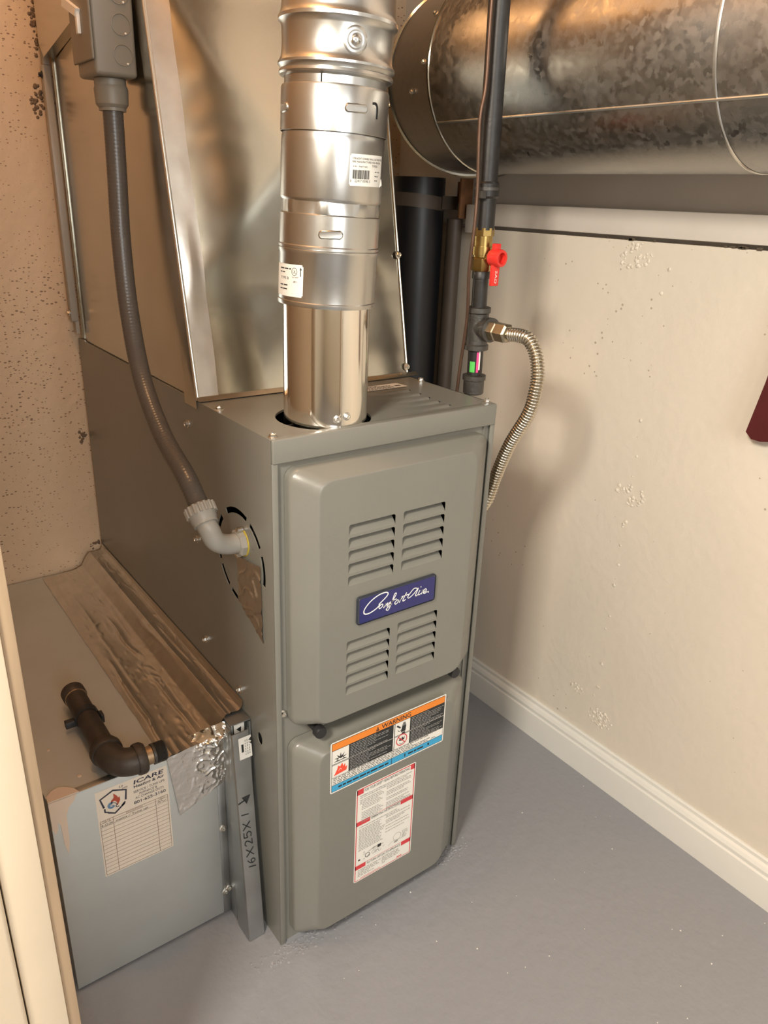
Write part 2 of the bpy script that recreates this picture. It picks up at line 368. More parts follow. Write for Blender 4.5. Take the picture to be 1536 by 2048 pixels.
# crumbly dark mortar left on the back wall by the furnace corner
V = []; F = []
for (mx_, mz_, rx_, rz_, cnt) in ((-0.012, 0.655, 0.008, 0.016, 26), (-0.022, 1.255, 0.010, 0.028, 34), (-0.012, 1.38, 0.006, 0.06, 26), (-0.012, 0.41, 0.010, 0.012, 14)):
    for i in range(cnt):
        a = random.uniform(0, 2 * pi); q = random.random() ** 0.6; s_ = random.uniform(0.0012, 0.0045)
        g = lathe([(s_, 0), (s_ * 0.8, s_ * 0.3), (s_ * 0.3, s_ * 0.5)], (mx_ + rx_ * q * math.cos(a), 0.7822, mz_ + rz_ * q * math.sin(a)), (random.uniform(-.4, .4), -1, random.uniform(-.4, .4)), 6)
        n0 = len(V); V.extend(g[0]); F.extend([[k + n0 for k in f] for f in g[1]])
struct('trim_7', (V, F), mat('dark_mortar', (0.16, 0.11, 0.07), 0.9), label='crumbly dark mortar on the back wall beside the furnace')
# baseboard with moulded cap
bp = [(0.7395, 0.0), (0.724, 0.0), (0.724, 0.057), (0.7245, 0.060), (0.7275, 0.0625), (0.7275, 0.066), (0.7255, 0.068), (0.7255, 0.072), (0.729, 0.078), (0.7335, 0.081), (0.7335, 0.088), (0.736, 0.0905), (0.7395, 0.0905)]
struct('baseboard_right', fix_normals(prism(bp, -3.3, 0.782, 'y')), TRIMW, ang=25)
# floor paint ridge where the furnace was cut in, flecks
V = []; F = []
for i in range(420):
    t = random.random(); 
    if t < 0.45: x, y = random.gauss(0.02, 0.035), -0.012 + random.gauss(0, 0.010)
    elif t < 0.75: x, y = random.gauss(0.355, 0.02), -0.012 + random.gauss(0, 0.010)
    else: x, y = random.uniform(0.02, 0.36), -0.014 + random.gauss(0, 0.006)
    if 0.0 < x < 0.373 and y > -0.003: y = -0.006
    s = random.uniform(0.0008, 0.0030); g = lathe([(s, -0.0005), (s * 0.8, s * 0.18), (s * 0.3, s * 0.28)], (x, y, 0), (random.uniform(-.3, .3), random.uniform(-.3, .3), 1), 7)
    n = len(V); V += g[0]; F += [[k + n for k in f] for f in g[1]]
o = obj('paint_crust', (V, F), FLOORM, label='lumpy dried grey floor paint along the furnace base', cat='paint', kind='stuff')
V = []; F = []
for i in range(46):
    x, y = random.uniform(-0.2, 0.70), random.uniform(-0.5, 0.0); s = random.uniform(0.0006, 0.0016)
    g = lathe([(s, 0), (s * 0.7, s * 0.5)], (x, y, 0), (0, 0, 1), 6); n = len(V); V += g[0]; F += [[k + n for k in f] for f in g[1]]
obj('floor_flecks', (V, F), CARD, label='tiny white flecks scattered over the grey floor', cat='debris', kind='stuff')

# ================================================================== FURNACE
W, D, H = 0.373, 0.772, 0.85
FU = thing('furnace', 'grey enamelled upflow furnace cabinet with louvred door and blue badge', 'furnace', (W / 2, D / 2, 0))
t = 0.0015
# left side panel with punched knockout slots
def arc_slot(a0, a1, r=0.069, wd=0.0085, cy=0.095, cz=0.655, n=8):
    P = []
    for k in range(n + 1):
        a = math.radians(a0 + (a1 - a0) * k / n); P.append((0, cy + (r + wd / 2) * math.cos(a), cz + (r + wd / 2) * math.sin(a)))
    for k in range(n, -1, -1):
        a = math.radians(a0 + (a1 - a0) * k / n); P.append((0, cy + (r - wd / 2) * math.cos(a), cz + (r - wd / 2) * math.sin(a)))
    return P
def oval(cy, cz, ry, rz, n=20): return [(0, cy + ry * math.cos(2 * pi * k / n), cz + rz * math.sin(2 * pi * k / n)) for k in range(n)]
def shift(loop, x): return [(x, p[1], p[2]) for p in loop]
slots = [arc_slot(56, 109), arc_slot(117, 147), arc_slot(156, 192), arc_slot(-10, -22), arc_slot(-29, -56), arc_slot(-63, -80), arc_slot(20, 40), arc_slot(212, 240),
         oval(0.052, 0.377, 0.0075, 0.0105), oval(0.057, 0.682, 0.0016, 0.003), oval(0.135, 0.618, 0.0016, 0.003)]
outer = [(0, 0.0, 0.0), (0, D, 0.0), (0, D, H), (0, 0.0, H)]
a = fill_holes(outer, slots, (-1, 0, 0)); b = fill_holes(shift(outer, t), [shift(s, t) for s in slots], (1, 0, 0))
ring = []
for s in slots:
    n = len(s); ring.append((s + shift(s, t), [[i, (i + 1) % n, n + (i + 1) % n, n + i] for i in range(n)]))
flange = box(0.0, 0.0085, -0.0012, 0.0012, 0.0, H - 0.03, 0.0008, 2)
obj('left_panel', join(a, b, *ring, flange), PAINT, FU)
obj('right_panel', join(box(W - t, W, 0, D, 0, H), box(W - 0.009, W, -0.0012, 0.0012, 0, H - 0.03, 0.0008, 2), box(W - 0.020, W - 0.0185, 0.001, 0.02, 0.0, H - 0.03)), PAINT, FU)
obj('back_panel', box(t, W - t, D - t, D, 0, H), PAINT, FU)
obj('base_panel', box(t, W - t, 0.006, D - t, 0.0, 0.002), PAINT, FU)
# added black sheet keeping the cabinet dark behind louvers
obj('louver_dark_sheet', box(0.004, W - 0.004, 0.06, 0.062, 0.02, H - 0.004), DARK, FU)
# top panel with flue hole
hc = (0.113, 0.062); hr = 0.064; n = 56
hole = [(hc[0] + hr * math.cos(2 * pi * k / n), hc[1] + hr * math.sin(2 * pi * k / n), H) for k in range(n)]
top = fill_holes([(0, 0, H), (W, 0, H), (W, D, H), (0, D, H)], [hole], (0, 0, 1))
hw = (hole + [(p[0], p[1], H - 0.003) for p in hole], [[i, (i + 1) % n, n + (i + 1) % n, n + i] for i in range(n)])
ridges = []
obj('top_panel', join(top, hw), PAINT, FU)
for (x, y) in ((0.307, 0.127), (0.307, 0.101), (0.304, 0.076), (0.302, 0.051), (0.302, 0.027)):
    L = 0.078; P = []
    nx = 10
    for i in range(nx + 1):
        q = i / nx; h = 0.0022 * q ** 1.5
        for wy, hh in ((-0.0085, 0), (-0.005, h * 0.75), (0, h), (0.005, h * 0.75), (0.0085, 0)): P.append((x - L + L * q * 0.96 + (0.04 * L * (1 - (wy / 0.0085) ** 2) * q), y + wy, H + 0.0001 + hh))
    Fc = [[i * 5 + k, (i + 1) * 5 + k, (i + 1) * 5 + k + 1, i * 5 + k + 1] for i in range(nx) for k in range(4)]
    r = obj('top_louver', (P, Fc), PAINT, FU)
    obj('opening_dark_face', ([(x - 0.0035, y - 0.0052, H + 0.0004), (x + 0.0055, y - 0.0018, H + 0.0004), (x + 0.0045, y + 0.0040, H + 0.0004), (x - 0.001, y + 0.001, H + 0.0026)], [[0, 1, 2, 3]]), DARK, r)  # flat black face stands in for the shade inside the opening
obj('top_header', box(0.0005, W - 0.0005, -0.003, 0.012, H - 0.031, H + 0.0006, 0.0022, 3), PAINT, FU)
obj('front_frame', join(box(0.0018, 0.034, 0.004, 0.0055, 0.0, H - 0.031), box(W - 0.04, W - 0.0018, 0.004, 0.0055, 0, H - 0.031), box(0.034, W - 0.04, 0.004, 0.0055, 0.79, H - 0.031),
                       box(0.034, W - 0.04, 0.004, 0.0055, 0.38, 0.45), box(0.034, W - 0.04, 0.004, 0.0055, 0, 0.03)), PAINT, FU, smooth=False)
# foot of the left corner post catching paint
def rloop(x0, x1, z0, z1, r, y, n=6):
    P = []
    for cx, cz, a0 in ((x1 - r, z1 - r, 0), (x0 + r, z1 - r, 90), (x0 + r, z0 + r, 180), (x1 - r, z0 + r, 270)):
        for k in range(n + 1): a = math.radians(a0 + k * 90 / n); P.append((cx + r * math.cos(a), y, cz + r * math.sin(a)))
    return P
def door_shell(x0, x1, z0, z1, ins, prof, rad, holes=(), bot_extra=0.0):
    """pressed door pan: loops from the back rim to the flat face; ins = inset factors l,r,b,t"""
    loops = []
    for q, y, r in prof:
        loops.append(rloop(x0 + ins[0] * q, x1 - ins[1] * q, z0 + ins[2] * q, z1 - ins[3] * q, r, y))
    V = [Vector(p) for l in loops for p in l]; n = len(loops[0]); F = []
    for i in range(len(loops) - 1):
        for k in range(n): F.append([i * n + k, i * n + (k + 1) % n, (i + 1) * n + (k + 1) % n, (i + 1) * n + k])
    face = fill_holes([tuple(p) for p in loops[-1]], [list(h) for h in holes], (0, -1, 0))
    return fix_normals2(join((V, F), face))
def fix_normals2(g):
    bm = bmesh.new(); vs = [bm.verts.new(v) for v in g[0]]
    for f in g[1]: bm.faces.new([vs[i] for i in f])
    bmesh.ops.remove_doubles(bm, verts=bm.verts[:], dist=0.00002); bmesh.ops.recalc_face_normals(bm, faces=bm.faces[:])
    # make the face look to -y
    s = sum(f.normal.y * f.calc_area() for f in bm.faces)
    if s > 0: bmesh.ops.reverse_faces(bm, faces=bm.faces[:])
    return from_bm(bm)
YF = -0.036
PROF = [(0.0, 0.003, 0.016), (0.0, -0.006, 0.016), (0.02, -0.0095, 0.016), (0.08, -0.0125, 0.017), (0.62, -0.0262, 0.019), (0.78, -0.0305, 0.02), (0.88, -0.0334, 0.02), (0.95, -0.0351, 0.02), (1.0, -0.0358, 0.02), (1.06, YF, 0.02), (1.12, YF, 0.02)]
lv = []
for (xa, xb, ztop, pitch) in ((0.0915, 0.1665, 0.7325, 0.01865), (0.1805, 0.2545, 0.7325, 0.01865), (0.0915, 0.1655, 0.5575, 0.0182), (0.1795, 0.2535, 0.5595, 0.0182)):
    for k in range(5): lv.append((xa, xb, ztop - pitch * k - 0.0145, ztop - pitch * k))
holes = [[(a, YF, zb), (b, YF, zb), (b, YF, zt - 0.002), (b - 0.002, YF, zt), (a + 0.002, YF, zt), (a, YF, zt - 0.002)] for a, b, zb, zt in lv]
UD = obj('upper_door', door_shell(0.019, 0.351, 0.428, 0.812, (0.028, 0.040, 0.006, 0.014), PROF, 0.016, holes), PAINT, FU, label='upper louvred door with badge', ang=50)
for a, b, zb, zt in lv:
    V = []; F = []
    for k, (dy, dz) in enumerate(((0, 0), (0.0020, 0.22), (0.0075, 0.60), (0.0165, 1.02))):
        V += [(a, YF + dy, zb + (zt - zb) * dz), (b, YF + dy, zb + (zt - zb) * dz)]
    for k in range(3): F.append([2 * k, 2 * k + 1, 2 * k + 3, 2 * k + 2])
    V += [(a, YF + 0.0002, zt), (a, YF + 0.0165, zt + 0.0005)]; F.append([0, 2, 4, 6, 9, 8])
    obj('louver', (V, F), PAINT, UD, ang=60)
LDI = (0.030, 0.042, 0.012, 0.016)
LD = obj('lower_door', door_shell(0.019, 0.346, 0.018, 0.398, LDI, PROF, 0.016), PAINT, FU, label='lower blower door with two stickers', ang=50)
# badge
bd = box(0.1055, 0.2435, YF - 0.0045, YF, 0.5805, 0.6235, 0.004, 3)
bdo = obj('name_badge', bd, mat('badge_rim', (0.045, 0.05, 0.065), 0.3), UD, label='blue rectangular badge with white script')
B = Print(lambda x, y, o: (x, YF - 0.0045 - o, y))
B.rrect(0.1085, 0.583, 0.2405, 0.621, 0.003, P_NAVY, 0)
SCRIPT = [[(0.1404, 0.6041), (0.1521, 0.612), (0.1559, 0.6168), (0.1517, 0.62), (0.1397, 0.6192), (0.1261, 0.6132), (0.117, 0.6046), (0.1155, 0.5987), (0.1189, 0.5956), (0.1268, 0.5957), (0.1366, 0.5992), (0.1428, 0.6037)], [(0.1452, 0.6034), (0.1411, 0.6002), (0.1423, 0.5972), (0.1466, 0.5993), (0.1473, 0.6024), (0.1452, 0.6034)], [(0.1488, 0.596), (0.1529, 0.6025), (0.1507, 0.5976), (0.1562, 0.6023), (0.1549, 0.5964), (0.1607, 0.6028), (0.1599, 0.5975), (0.1633, 0.5983)], [(0.1572, 0.5897), (0.1536, 0.5927), (0.1609, 0.5983), (0.1685, 0.609), (0.1704, 0.6131), (0.1673, 0.6127), (0.1632, 0.6013), (0.1591, 0.5929), (0.1566, 0.5899)], [(0.1631, 0.6032), (0.1713, 0.6041)], [(0.172, 0.6021), (0.1683, 0.5983), (0.1703, 0.5958), (0.1743, 0.5984), (0.1739, 0.6015), (0.172, 0.6021)], [(0.1763, 0.5963), (0.1796, 0.6039), (0.1781, 0.6006), (0.1825, 0.6034)], [(0.1889, 0.6091), (0.1828, 0.5989), (0.1842, 0.5969), (0.1879, 0.5985)], [(0.1802, 0.6047), (0.1932, 0.605)], [(0.2083, 0.6103), (0.2019, 0.6114), (0.1948, 0.6055), (0.1913, 0.6009), (0.1942, 0.5989), (0.2024, 0.6033), (0.2101, 0.6101), (0.2058, 0.601), (0.2066, 0.5983), (0.2108, 0.6001)], [(0.2134, 0.6058), (0.2103, 0.6002), (0.2124, 0.5985), (0.2151, 0.6)], [(0.2143, 0.6112), (0.2153, 0.6098)], [(0.2161, 0.5982), (0.2191, 0.6049), (0.2175, 0.6023), (0.2221, 0.6048)], [(0.221, 0.5998), (0.2252, 0.602), (0.2238, 0.6051), (0.221, 0.6028), (0.2199, 0.5993), (0.2233, 0.598), (0.2273, 0.5999)], [(0.2282, 0.599), (0.2295, 0.599), (0.2294, 0.5975), (0.2282, 0.5982)]]
for i, s in enumerate(SCRIPT): B.stroke(s, 0.0015 if i else 0.0018, P_BADGEW, 2)
# the badge print joins the badge rim as one of its faces: a third-level part
BB = B
mesh = bdo.data
n0 = len(mesh.vertices)
vs = [v.co.copy() + OFF[FU.name] for v in mesh.vertices]; fs = [list(p.vertices) for p in mesh.polygons]
bpy.data.objects.remove(bdo)
obj('name_badge', (vs + [Vector(v) for v in B.V], fs + [[i + n0 for i in f] for f in B.F], [0] * len(fs) + [i + 1 for i in B.I]), [mat('badge_rim', (0, 0, 0))] + B.mats, UD, 'blue rectangular badge with white script', smooth=False)
# warning label (lower door)
def on_door(x0, z0, dxz=0.0):
    return lambda x, y, o: (x0 + x, YF - o, z0 + y + dxz * x)
wl = Print(on_door(0.0695, 0.3055)); Ww, Wh = 0.2145, 0.0885
wl.rrect(-0.0022, -0.0022, Ww + 0.0022, Wh + 0.0022, 0.003, P_WHITE, 0)
wl.rect(0, 0, Ww, Wh, P_BLACK, 1)
wl.rect(0.0008, Wh - 0.0125, Ww - 0.0008, Wh - 0.0008, P_ORANGE, 2)
wl.text('WARNING', Ww * 0.415, Wh - 0.0108, 0.0078, P_BLACK, 0.056, 3, bold=0.015)
wl.poly([(Ww * 0.365, Wh - 0.0112), (Ww * 0.395, Wh - 0.0112), (Ww * 0.38, Wh - 0.003)], P_BLACK, 3); wl.rect(Ww * 0.3785, Wh - 0.0095, Ww * 0.3815, Wh - 0.006, P_ORANGE, 4)
zb0 = 0.0265; zt0 = Wh - 0.0135; zm = (zb0 + zt0) / 2
wl.rect(0.0008, 0.0008, Ww - 0.0008, 0.0118, P_BLUE, 2); wl.rect(0.0008, 0.0126, Ww - 0.0008, zb0 - 0.0008, P_WHITE, 2)
for i in range(4): wl.words(0.003, Ww - 0.026, 0.0142 + i * 0.0031, 0.0012, P_BLACK, 3, fill=(0.97, 1, 0.8, 0.98)[i])
wl.words(Ww - 0.024, Ww - 0.012, 0.0145, 0.001, P_BLACK, 3)
wl.words(0.012, Ww * 0.49, 0.0045, 0.003, P_BLACK, 3, wmin=0.005, wmax=0.014); wl.rect(Ww * 0.515, 0.0008, Ww * 0.52, 0.0118, P_BLACK, 3)
wl.rect(Ww * 0.635, 0.003, Ww * 0.645, 0.0095, P_BLACK, 3); wl.words(Ww * 0.67, Ww * 0.83, 0.0045, 0.003, P_BLACK, 3, wmin=0.005, wmax=0.014); wl.rect(Ww * 0.855, 0.004, Ww * 0.87, 0.0085, P_BLACK, 3)
xm = Ww * 0.52
for xa, xe in ((0.0, xm), (xm + 0.0028, Ww)):
    for za, ze in ((zm + 0.0006, zt0), (zb0, zm - 0.0018)):
        wl.rect(xa + 0.0008, za, xa + 0.0298, ze, P_WHITE, 2)
        rows = 8; hh = (ze - za) / rows
        for r in range(rows):
            f = random.choice((1, .97, .93, .9, .6, .45)) if r else 0.6
            wl.words(xa + 0.0325, xe - 0.002, ze - hh * (r + 0.75), hh * 0.28, P_GREYTXT, 3, fill=f, wmin=0.0035, wmax=0.009, gap=0.0013)
    wl.rect(xa + 0.0008, zm - 0.0009, xe - 0.0004, zm - 0.0003, P_WHITE, 3)
wl.rect(xm + 0.0003, zb0, xm + 0.0022, zt0, P_WHITE, 3)
# pictograms: burst, flame, hand and gears, no-naked-flame ring
cx, cz = 0.0155, zm + 0.0062
burst = []
for k in range(13):
    a = math.radians(-15 + k * 210 / 12); r = (0.0115, 0.0045)[k % 2]; burst.append((cx + r * 1.05 * math.cos(a), cz + r * math.sin(a)))
wl.tri_poly(burst, P_BLACK, 3)
wl.tri_poly([(cx - 0.005, cz - 0.0015), (cx + 0.005, cz - 0.0015), (cx + 0.0035, cz + 0.002), (cx, cz + 0.0005), (cx - 0.0035, cz + 0.003)], P_WHITE, 4)
fx, fz = 0.004, zb0 + 0.003
wl.tri_poly([(fx, fz), (fx + 0.022, fz + 0.002), (fx + 0.0235, fz + 0.010), (fx + 0.020, fz + 0.008), (fx + 0.0195, fz + 0.0155), (fx + 0.0165, fz + 0.0115), (fx + 0.0145, fz + 0.0185), (fx + 0.0105, fz + 0.013), (fx + 0.0075, fz + 0.0165), (fx + 0.0055, fz + 0.010)], P_FLAME, 3)
wl.stroke([(fx + 0.008, fz + 0.006), (fx + 0.011, fz + 0.010), (fx + 0.013, fz + 0.007)], 0.0007, P_WHITE, 4)
hx, hz = xm + 0.018, zm + 0.012
wl.tri_poly([(hx - 0.003, hz - 0.008), (hx + 0.006, hz - 0.008), (hx + 0.007, hz + 0.002), (hx + 0.0055, hz + 0.009), (hx + 0.001, hz + 0.0095), (hx - 0.001, hz + 0.003)], P_BLACK, 3)
wl.stroke([(hx - 0.011, hz + 0.007), (hx - 0.004, hz + 0.001)], 0.0028, P_BLACK, 3)
wl.stroke([(hx - 0.009, hz - 0.002), (hx - 0.006, hz - 0.005), (hx - 0.001, hz - 0.003)], 0.0011, P_BLACK, 3)
for k in range(3): wl.stroke([(hx + 0.001 + 0.002 * k, hz + 0.009), (hx + 0.0005 + 0.002 * k, hz + 0.003)], 0.0004, P_WHITE, 4)
wl.rect(hx - 0.001, hz - 0.0125, hx + 0.0055, hz - 0.0088, P_BLACK, 3)
rx, rz = xm + 0.0175, zb0 + 0.0135
wl.tri_poly([(rx - 0.006, rz), (rx - 0.003, rz + 0.005), (rx - 0.001, rz + 0.002), (rx + 0.001, rz + 0.006), (rx + 0.003, rz + 0.002), (rx + 0.006, rz + 0.005), (rx + 0.005, rz - 0.001), (rx, rz - 0.002)], P_BLACK, 3)
wl.ring(rx, rz - 0.0045, 0.0035, 0.0008, P_BLACK, 3, 180, 360)
wl.ring(rx, rz, 0.0100, 0.0016, P_RED, 4); wl.stroke([(rx - 0.007, rz + 0.007), (rx + 0.007, rz - 0.007)], 0.0015, P_RED, 4)
wl.build('warning_label', LD, 'wide orange, black and blue warning sticker')
# safety / lighting instruction label
sl = Print(lambda x, y, o: (0.1165 + x + 0.028 * y * 0, YF - o, 0.0965 + y)); Sw, Sh = 0.1135, 0.189
sl.rrect(-0.0018, -0.0018, Sw + 0.0018, Sh + 0.0018, 0.004, P_WHITE, 0)
for (a, b, c, d) in ((0, 0, 0.0016, Sh), (Sw - 0.0016, 0, Sw, Sh), (0, 0, Sw, 0.0011), (0, Sh - 0.0011, Sw, Sh)): sl.rect(a, b, c, d, P_RED, 1)
def banner(y, hgt, xl, xr, txt, frac=1.0):
    sl.rect(0, y, xl, y + hgt, P_RED, 1); sl.rect(Sw - xr, y, Sw, y + hgt, P_RED, 1)
    sl.rect(xl, y + hgt - 0.0007, Sw - xr, y + hgt, P_RED, 1); sl.text(txt, xl + 0.002, y + hgt * 0.2, hgt * 0.55, P_BLACK, Sw - xl - xr - 0.004, 2)
banner(Sh - 0.0105, 0.0095, 0.0125, 0.009, 'FOR YOUR SAFETY READ BEFORE OPERATING')
banner(0.116, 0.0085, 0.027, 0.026, 'OPERATING INSTRUCTIONS')
banner(0.0245, 0.0085, 0.021, 0.020, 'TO TURN OFF GAS TO APPLIANCE')
sl.text('WARNING: If you do not follow these instructions exactly, a fire or explosion', 0.006, Sh - 0.0155, 0.0021, P_BLACK, Sw - 0.012, 2)
sl.text('may result causing property damage, personal injury or loss of life.', 0.006, Sh - 0.0188, 0.0021, P_BLACK, Sw - 0.022, 2)
z = Sh - 0.0235
for r in range(15):
    if r not in (7,):
        sl.words(0.006 + (0.004 if r > 2 else 0), 0.0545 + random.uniform(-0.012, 0), z, 0.0013, P_GREY, 2, wmin=0.002, wmax=0.006, gap=0.001)
    if r not in (2, 6, 9): sl.words(0.0575, Sw - 0.005, z + 0.0013, 0.0013, P_GREY, 2, fill=random.choice((1, .95, .85, .7)), wmin=0.002, wmax=0.006, gap=0.001)
    z -= 0.0032
z = 0.1105
sl.text('STOP! Read the safety information above on this label.', 0.006, z, 0.0021, P_BLACK, 0.075, 2); z -= 0.0045
for r in range(17):
    if r < 15: sl.words(0.006, 0.056 + random.uniform(-0.01, 0.002), z, 0.0013, P_GREY, 2, wmin=0.002, wmax=0.006, gap=0.001)
    if r in (0, 1, 3, 4, 5, 7, 9, 11): sl.words(0.0585, Sw - 0.006, z + 0.0013, 0.0013, P_GREY, 2, fill=random.choice((1, .9, .8, .6)), wmin=0.002, wmax=0.006, gap=0.001)
    z -= 0.0031
# gas-valve drawings
for k in range(16):
    x, y = random.uniform(0.016, 0.058), random.uniform(0.040, 0.056); s = random.uniform(0.0015, 0.004)
    sl.stroke([(x, y), (x + s, y), (x + s, y + s * 0.8), (x, y + s * 0.8), (x, y)], 0.0005, P_GREY, 2, smooth=False)
sl.ring(0.024, 0.046, 0.0042, 0.0008, P_BLACK, 2); sl.rect(0.044, 0.050, 0.051, 0.056, P_BLACK, 2); sl.rect(0.006, 0.042, 0.010, 0.045, P_BLACK, 2)
sl.stroke([(0.026, 0.052), (0.040, 0.055), (0.056, 0.053)], 0.0006, P_BLACK, 2); sl.stroke([(0.034, 0.042), (0.044, 0.046), (0.048, 0.040)], 0.0006, P_BLACK, 2)
sl.ring(0.084, 0.051, 0.0078, 0.0006, P_GREY, 2); sl.rect(0.078, 0.0395, 0.086, 0.0425, P_GREY, 2); sl.stroke([(0.066, 0.040), (0.075, 0.045), (0.094, 0.043), (0.100, 0.055)], 0.0005, P_GREY, 2)
for k in range(6): sl.words(0.094, 0.106, 0.0425 + k * 0.0028, 0.0009, P_GREY, 2)
z = 0.0205
for r in range(5): sl.words(0.006, 0.052, z, 0.0013, P_GREY, 2, fill=(1, .9, 1, .5, .7)[r]); sl.words(0.054, Sw - 0.022, z + 0.001, 0.0013, P_GREY, 2, fill=(1, .95, 1, .9, .3)[r]); z -= 0.0032
sl.rect(0.012, 0.003, Sw * 0.45, 0.0036, P_RED, 2); sl.rect(Sw * 0.75, 0.003, Sw * 0.84, 0.005, P_RED, 2)
sl.build('safety_label', LD, 'tall red framed operating instruction sticker')
# rating sticker on the top, behind the flue
tl = Print(lambda x, y, o: (0.262 + x - 0.12 * y, 0.148 + y, H + 0.0007 + o)); tl.rrect(-0.03, 0, 0.062, 0.026, 0.003, P_WHITE, 0)
for r in range(5): tl.words(-0.027, 0.042 if r < 4 else 0.02, 0.003 + r * 0.0044, 0.002, P_BLACK, 2, wmin=0.003, wmax=0.008)
tl.rect(0.045, 0.008, 0.056, 0.013, P_BLACK, 2)
tl.build('rating_sticker', FU, 'small white sticker on the cabinet top')
for p, nn in (((0.006, 0.155, H), (0, 0, 1)), ((0.008, 0.010, H), (0, 0, 1)), ((W - 0.006, 0.014, H), (0, 0, 1)), ((W - 0.006, 0.17, H), (0, 0, 1)),
              ((0, 0.252, 0.808), (-1, 0, 0)), ((0, 0.232, 0.454), (-1, 0, 0)), ((0, 0.242, 0.627), (-1, 0, 0)), ((0, 0.113, 0.428), (-1, 0, 0)), ((0.0125, 0.004, 0.447), (0, -1, 0)), ((0.344, 0.004, 0.036), (0, -1, 0))):
    obj('screw', screw(p, nn), STEEL, FU)
for (x, z) in ((0.056, 0.4175), (0.309, 0.4245)):
    obj('door_bumper', lathe([(0.0, -0.03), (0.0085, -0.03), (0.0095, -0.028), (0.0095, -0.02), (0.006, -0.016), (0.006, 0.004)], (x, 0.0 - 0.0, z - 0.002), (0, 1, 0), 20), BLACK, FU, label='black rubber knob under the upper door')
# foil patch over the old knockout: crumpled diamond
def patch(cor, nu, nv, amp, sc, nrm):
    c0, c1, c2, c3 = [Vector(c) for c in cor]; nrm = Vector(nrm); V = []; F = []
    for j in range(nv + 1):
        for i in range(nu + 1):
            u, v = i / nu, j / nv; p = c0.lerp(c1, u).lerp(c3.lerp(c2, u), v)
            h = max(0, 1 - abs(mnoise.noise(p * sc)) * 4.5) ** 2 * amp * 0.55 + max(0, mnoise.noise(p * sc * 2.3 + Vector((3, 1, 7)))) * amp * 0.45
            V.append(p + nrm * (0.0007 + max(0, h)))
    for j in range(nv):
        for i in range(nu): a = j * (nu + 1) + i; F.append([a, a + 1, a + nu + 2, a + nu + 1])
    return V, F
g = patch([(0, 0.105, 0.6555), (0, 0.034, 0.6685), (0, 0.0305, 0.551), (0, 0.101, 0.585)], 44, 60, 0.0042, 36, (-1, 0, 0))
obj('foil_patch', g, FOIL, FU, 'crumpled foil tape patch below the conduit elbow')

# ================================================================== SUPPLY PLENUM
PL = thing('supply_plenum', 'tall shiny galvanised supply plenum on top of the furnace', 'duct', (0.19, 0.5, H))
def yf(z): return 0.214 + (z - 0.852) * 0.205
z0, z1 = H + 0.0015, 2.29
x0, x1 = 0.003, 0.372
# front sheet, cross-broken: rows with a shallow pyramid between z=.99 and 1.37
nz, nx = 60, 24; V = []; F = []
def brk(x, z):
    u = (x - (x0 + x1) / 2) / ((x1 - x0) / 2); v = (z - 1.18) / 0.19
    h = max(0.0, 1 - max(abs(u), abs(v))) * 0.019
    h += 0.0035 * math.sin((x - 0.02) * 17) * math.exp(-((z - 0.95) / 0.13) ** 2) * (1 - abs(u))
    h += mnoise.noise(Vector((x * 7, z * 5, 2.2))) * 0.0028 * (1 - abs(u) ** 4)
    return h
for j in range(nz + 1):
    zz = z0 + (1.62 - z0) * j / nz
    for i in range(nx + 1):
        x = x0 + (x1 - x0) * i / nx; V.append((x, yf(zz) - brk(x, zz), zz))
V += [(x0, yf(z1), z1), (x1, yf(z1), z1)]
for j in range(nz):
    for i in range(nx): a = j * (nx + 1) + i; F.append([a, a + 1, a + nx + 2, a + nx + 1])
F.append([nz * (nx + 1) + i for i in range(nx + 1)] + [len(V) - 1, len(V) - 2])
obj('front_sheet', (V, F), GALV, PL, 'cross-broken front sheet', ang=12)
# left side sheet with a folded rear margin
V = []; F = []; ny, nz2 = 14, 30
def side_pt(u, zz):
    y = yf(zz) + (0.760 - yf(zz)) * u
    b = 0.004 * max(0, 1 - max(abs((u - 0.5) / 0.5), abs((zz - 1.17) / 0.30)))
    return (x0 - b + (0.004 if u > 0.97 else 0), y, zz)
for j in range(nz2 + 1):
    for i in range(ny + 1): V.append(side_pt(i / ny, z0 + (1.6 - z0) * j / nz2))
V += [(x0, yf(z1), z1), (x0, 0.76, z1)]
for j in range(nz2):
    for i in range(ny): a = j * (ny + 1) + i; F.append([a, a + ny + 1, a + ny + 2, a + 1])
F.append([nz2 * (ny + 1) + i for i in range(ny, -1, -1)] + [len(V) - 2, len(V) - 1])
obj('side_sheet', (V, F), GALV, PL, ang=12)
obj('side_sheet', fix_normals(prism([(yf(z0), z0), (0.76, z0), (0.76, z1), (yf(z1), z1)], x1 - 0.0012, x1, 'x')), GALV, PL)
obj('back_sheet', box(x0, x1, 0.757, 0.760, z0, z1), GALV, PL)
# bent bottom flange in front and corner seam fold
V = [(x0 - 0.004, yf(z0) - 0.012, z0 + 0.0002), (x1 + 0.016, yf(z0) - 0.012, z0 + 0.0002), (x1 + 0.016, yf(z0) - 0.004, z0 + 0.005), (x0 - 0.004, yf(z0) - 0.004, z0 + 0.005), (x1 + 0.016, yf(z0) + 0.004, z0 + 0.0002), (x0 - 0.004, yf(z0) + 0.004, z0 + 0.0002)]
obj('bottom_flange', (V, [[0, 1, 2, 3], [3, 2, 4, 5], [0, 3, 5], [1, 4, 2]]), GALV, PL)
seam = [(x0 - 0.002, yf(zz) - 0.001, zz) for zz in (z0, 1.62, z1)]
obj('corner_seam', tube(seam, 0.0028, 10), STEEL, PL)
seam2 = [(x1 + 0.0005, yf(zz) - 0.001, zz) for zz in (z0, 1.62, z1)]
obj('corner_seam', tube(seam2, 0.002, 8), GALV, PL)
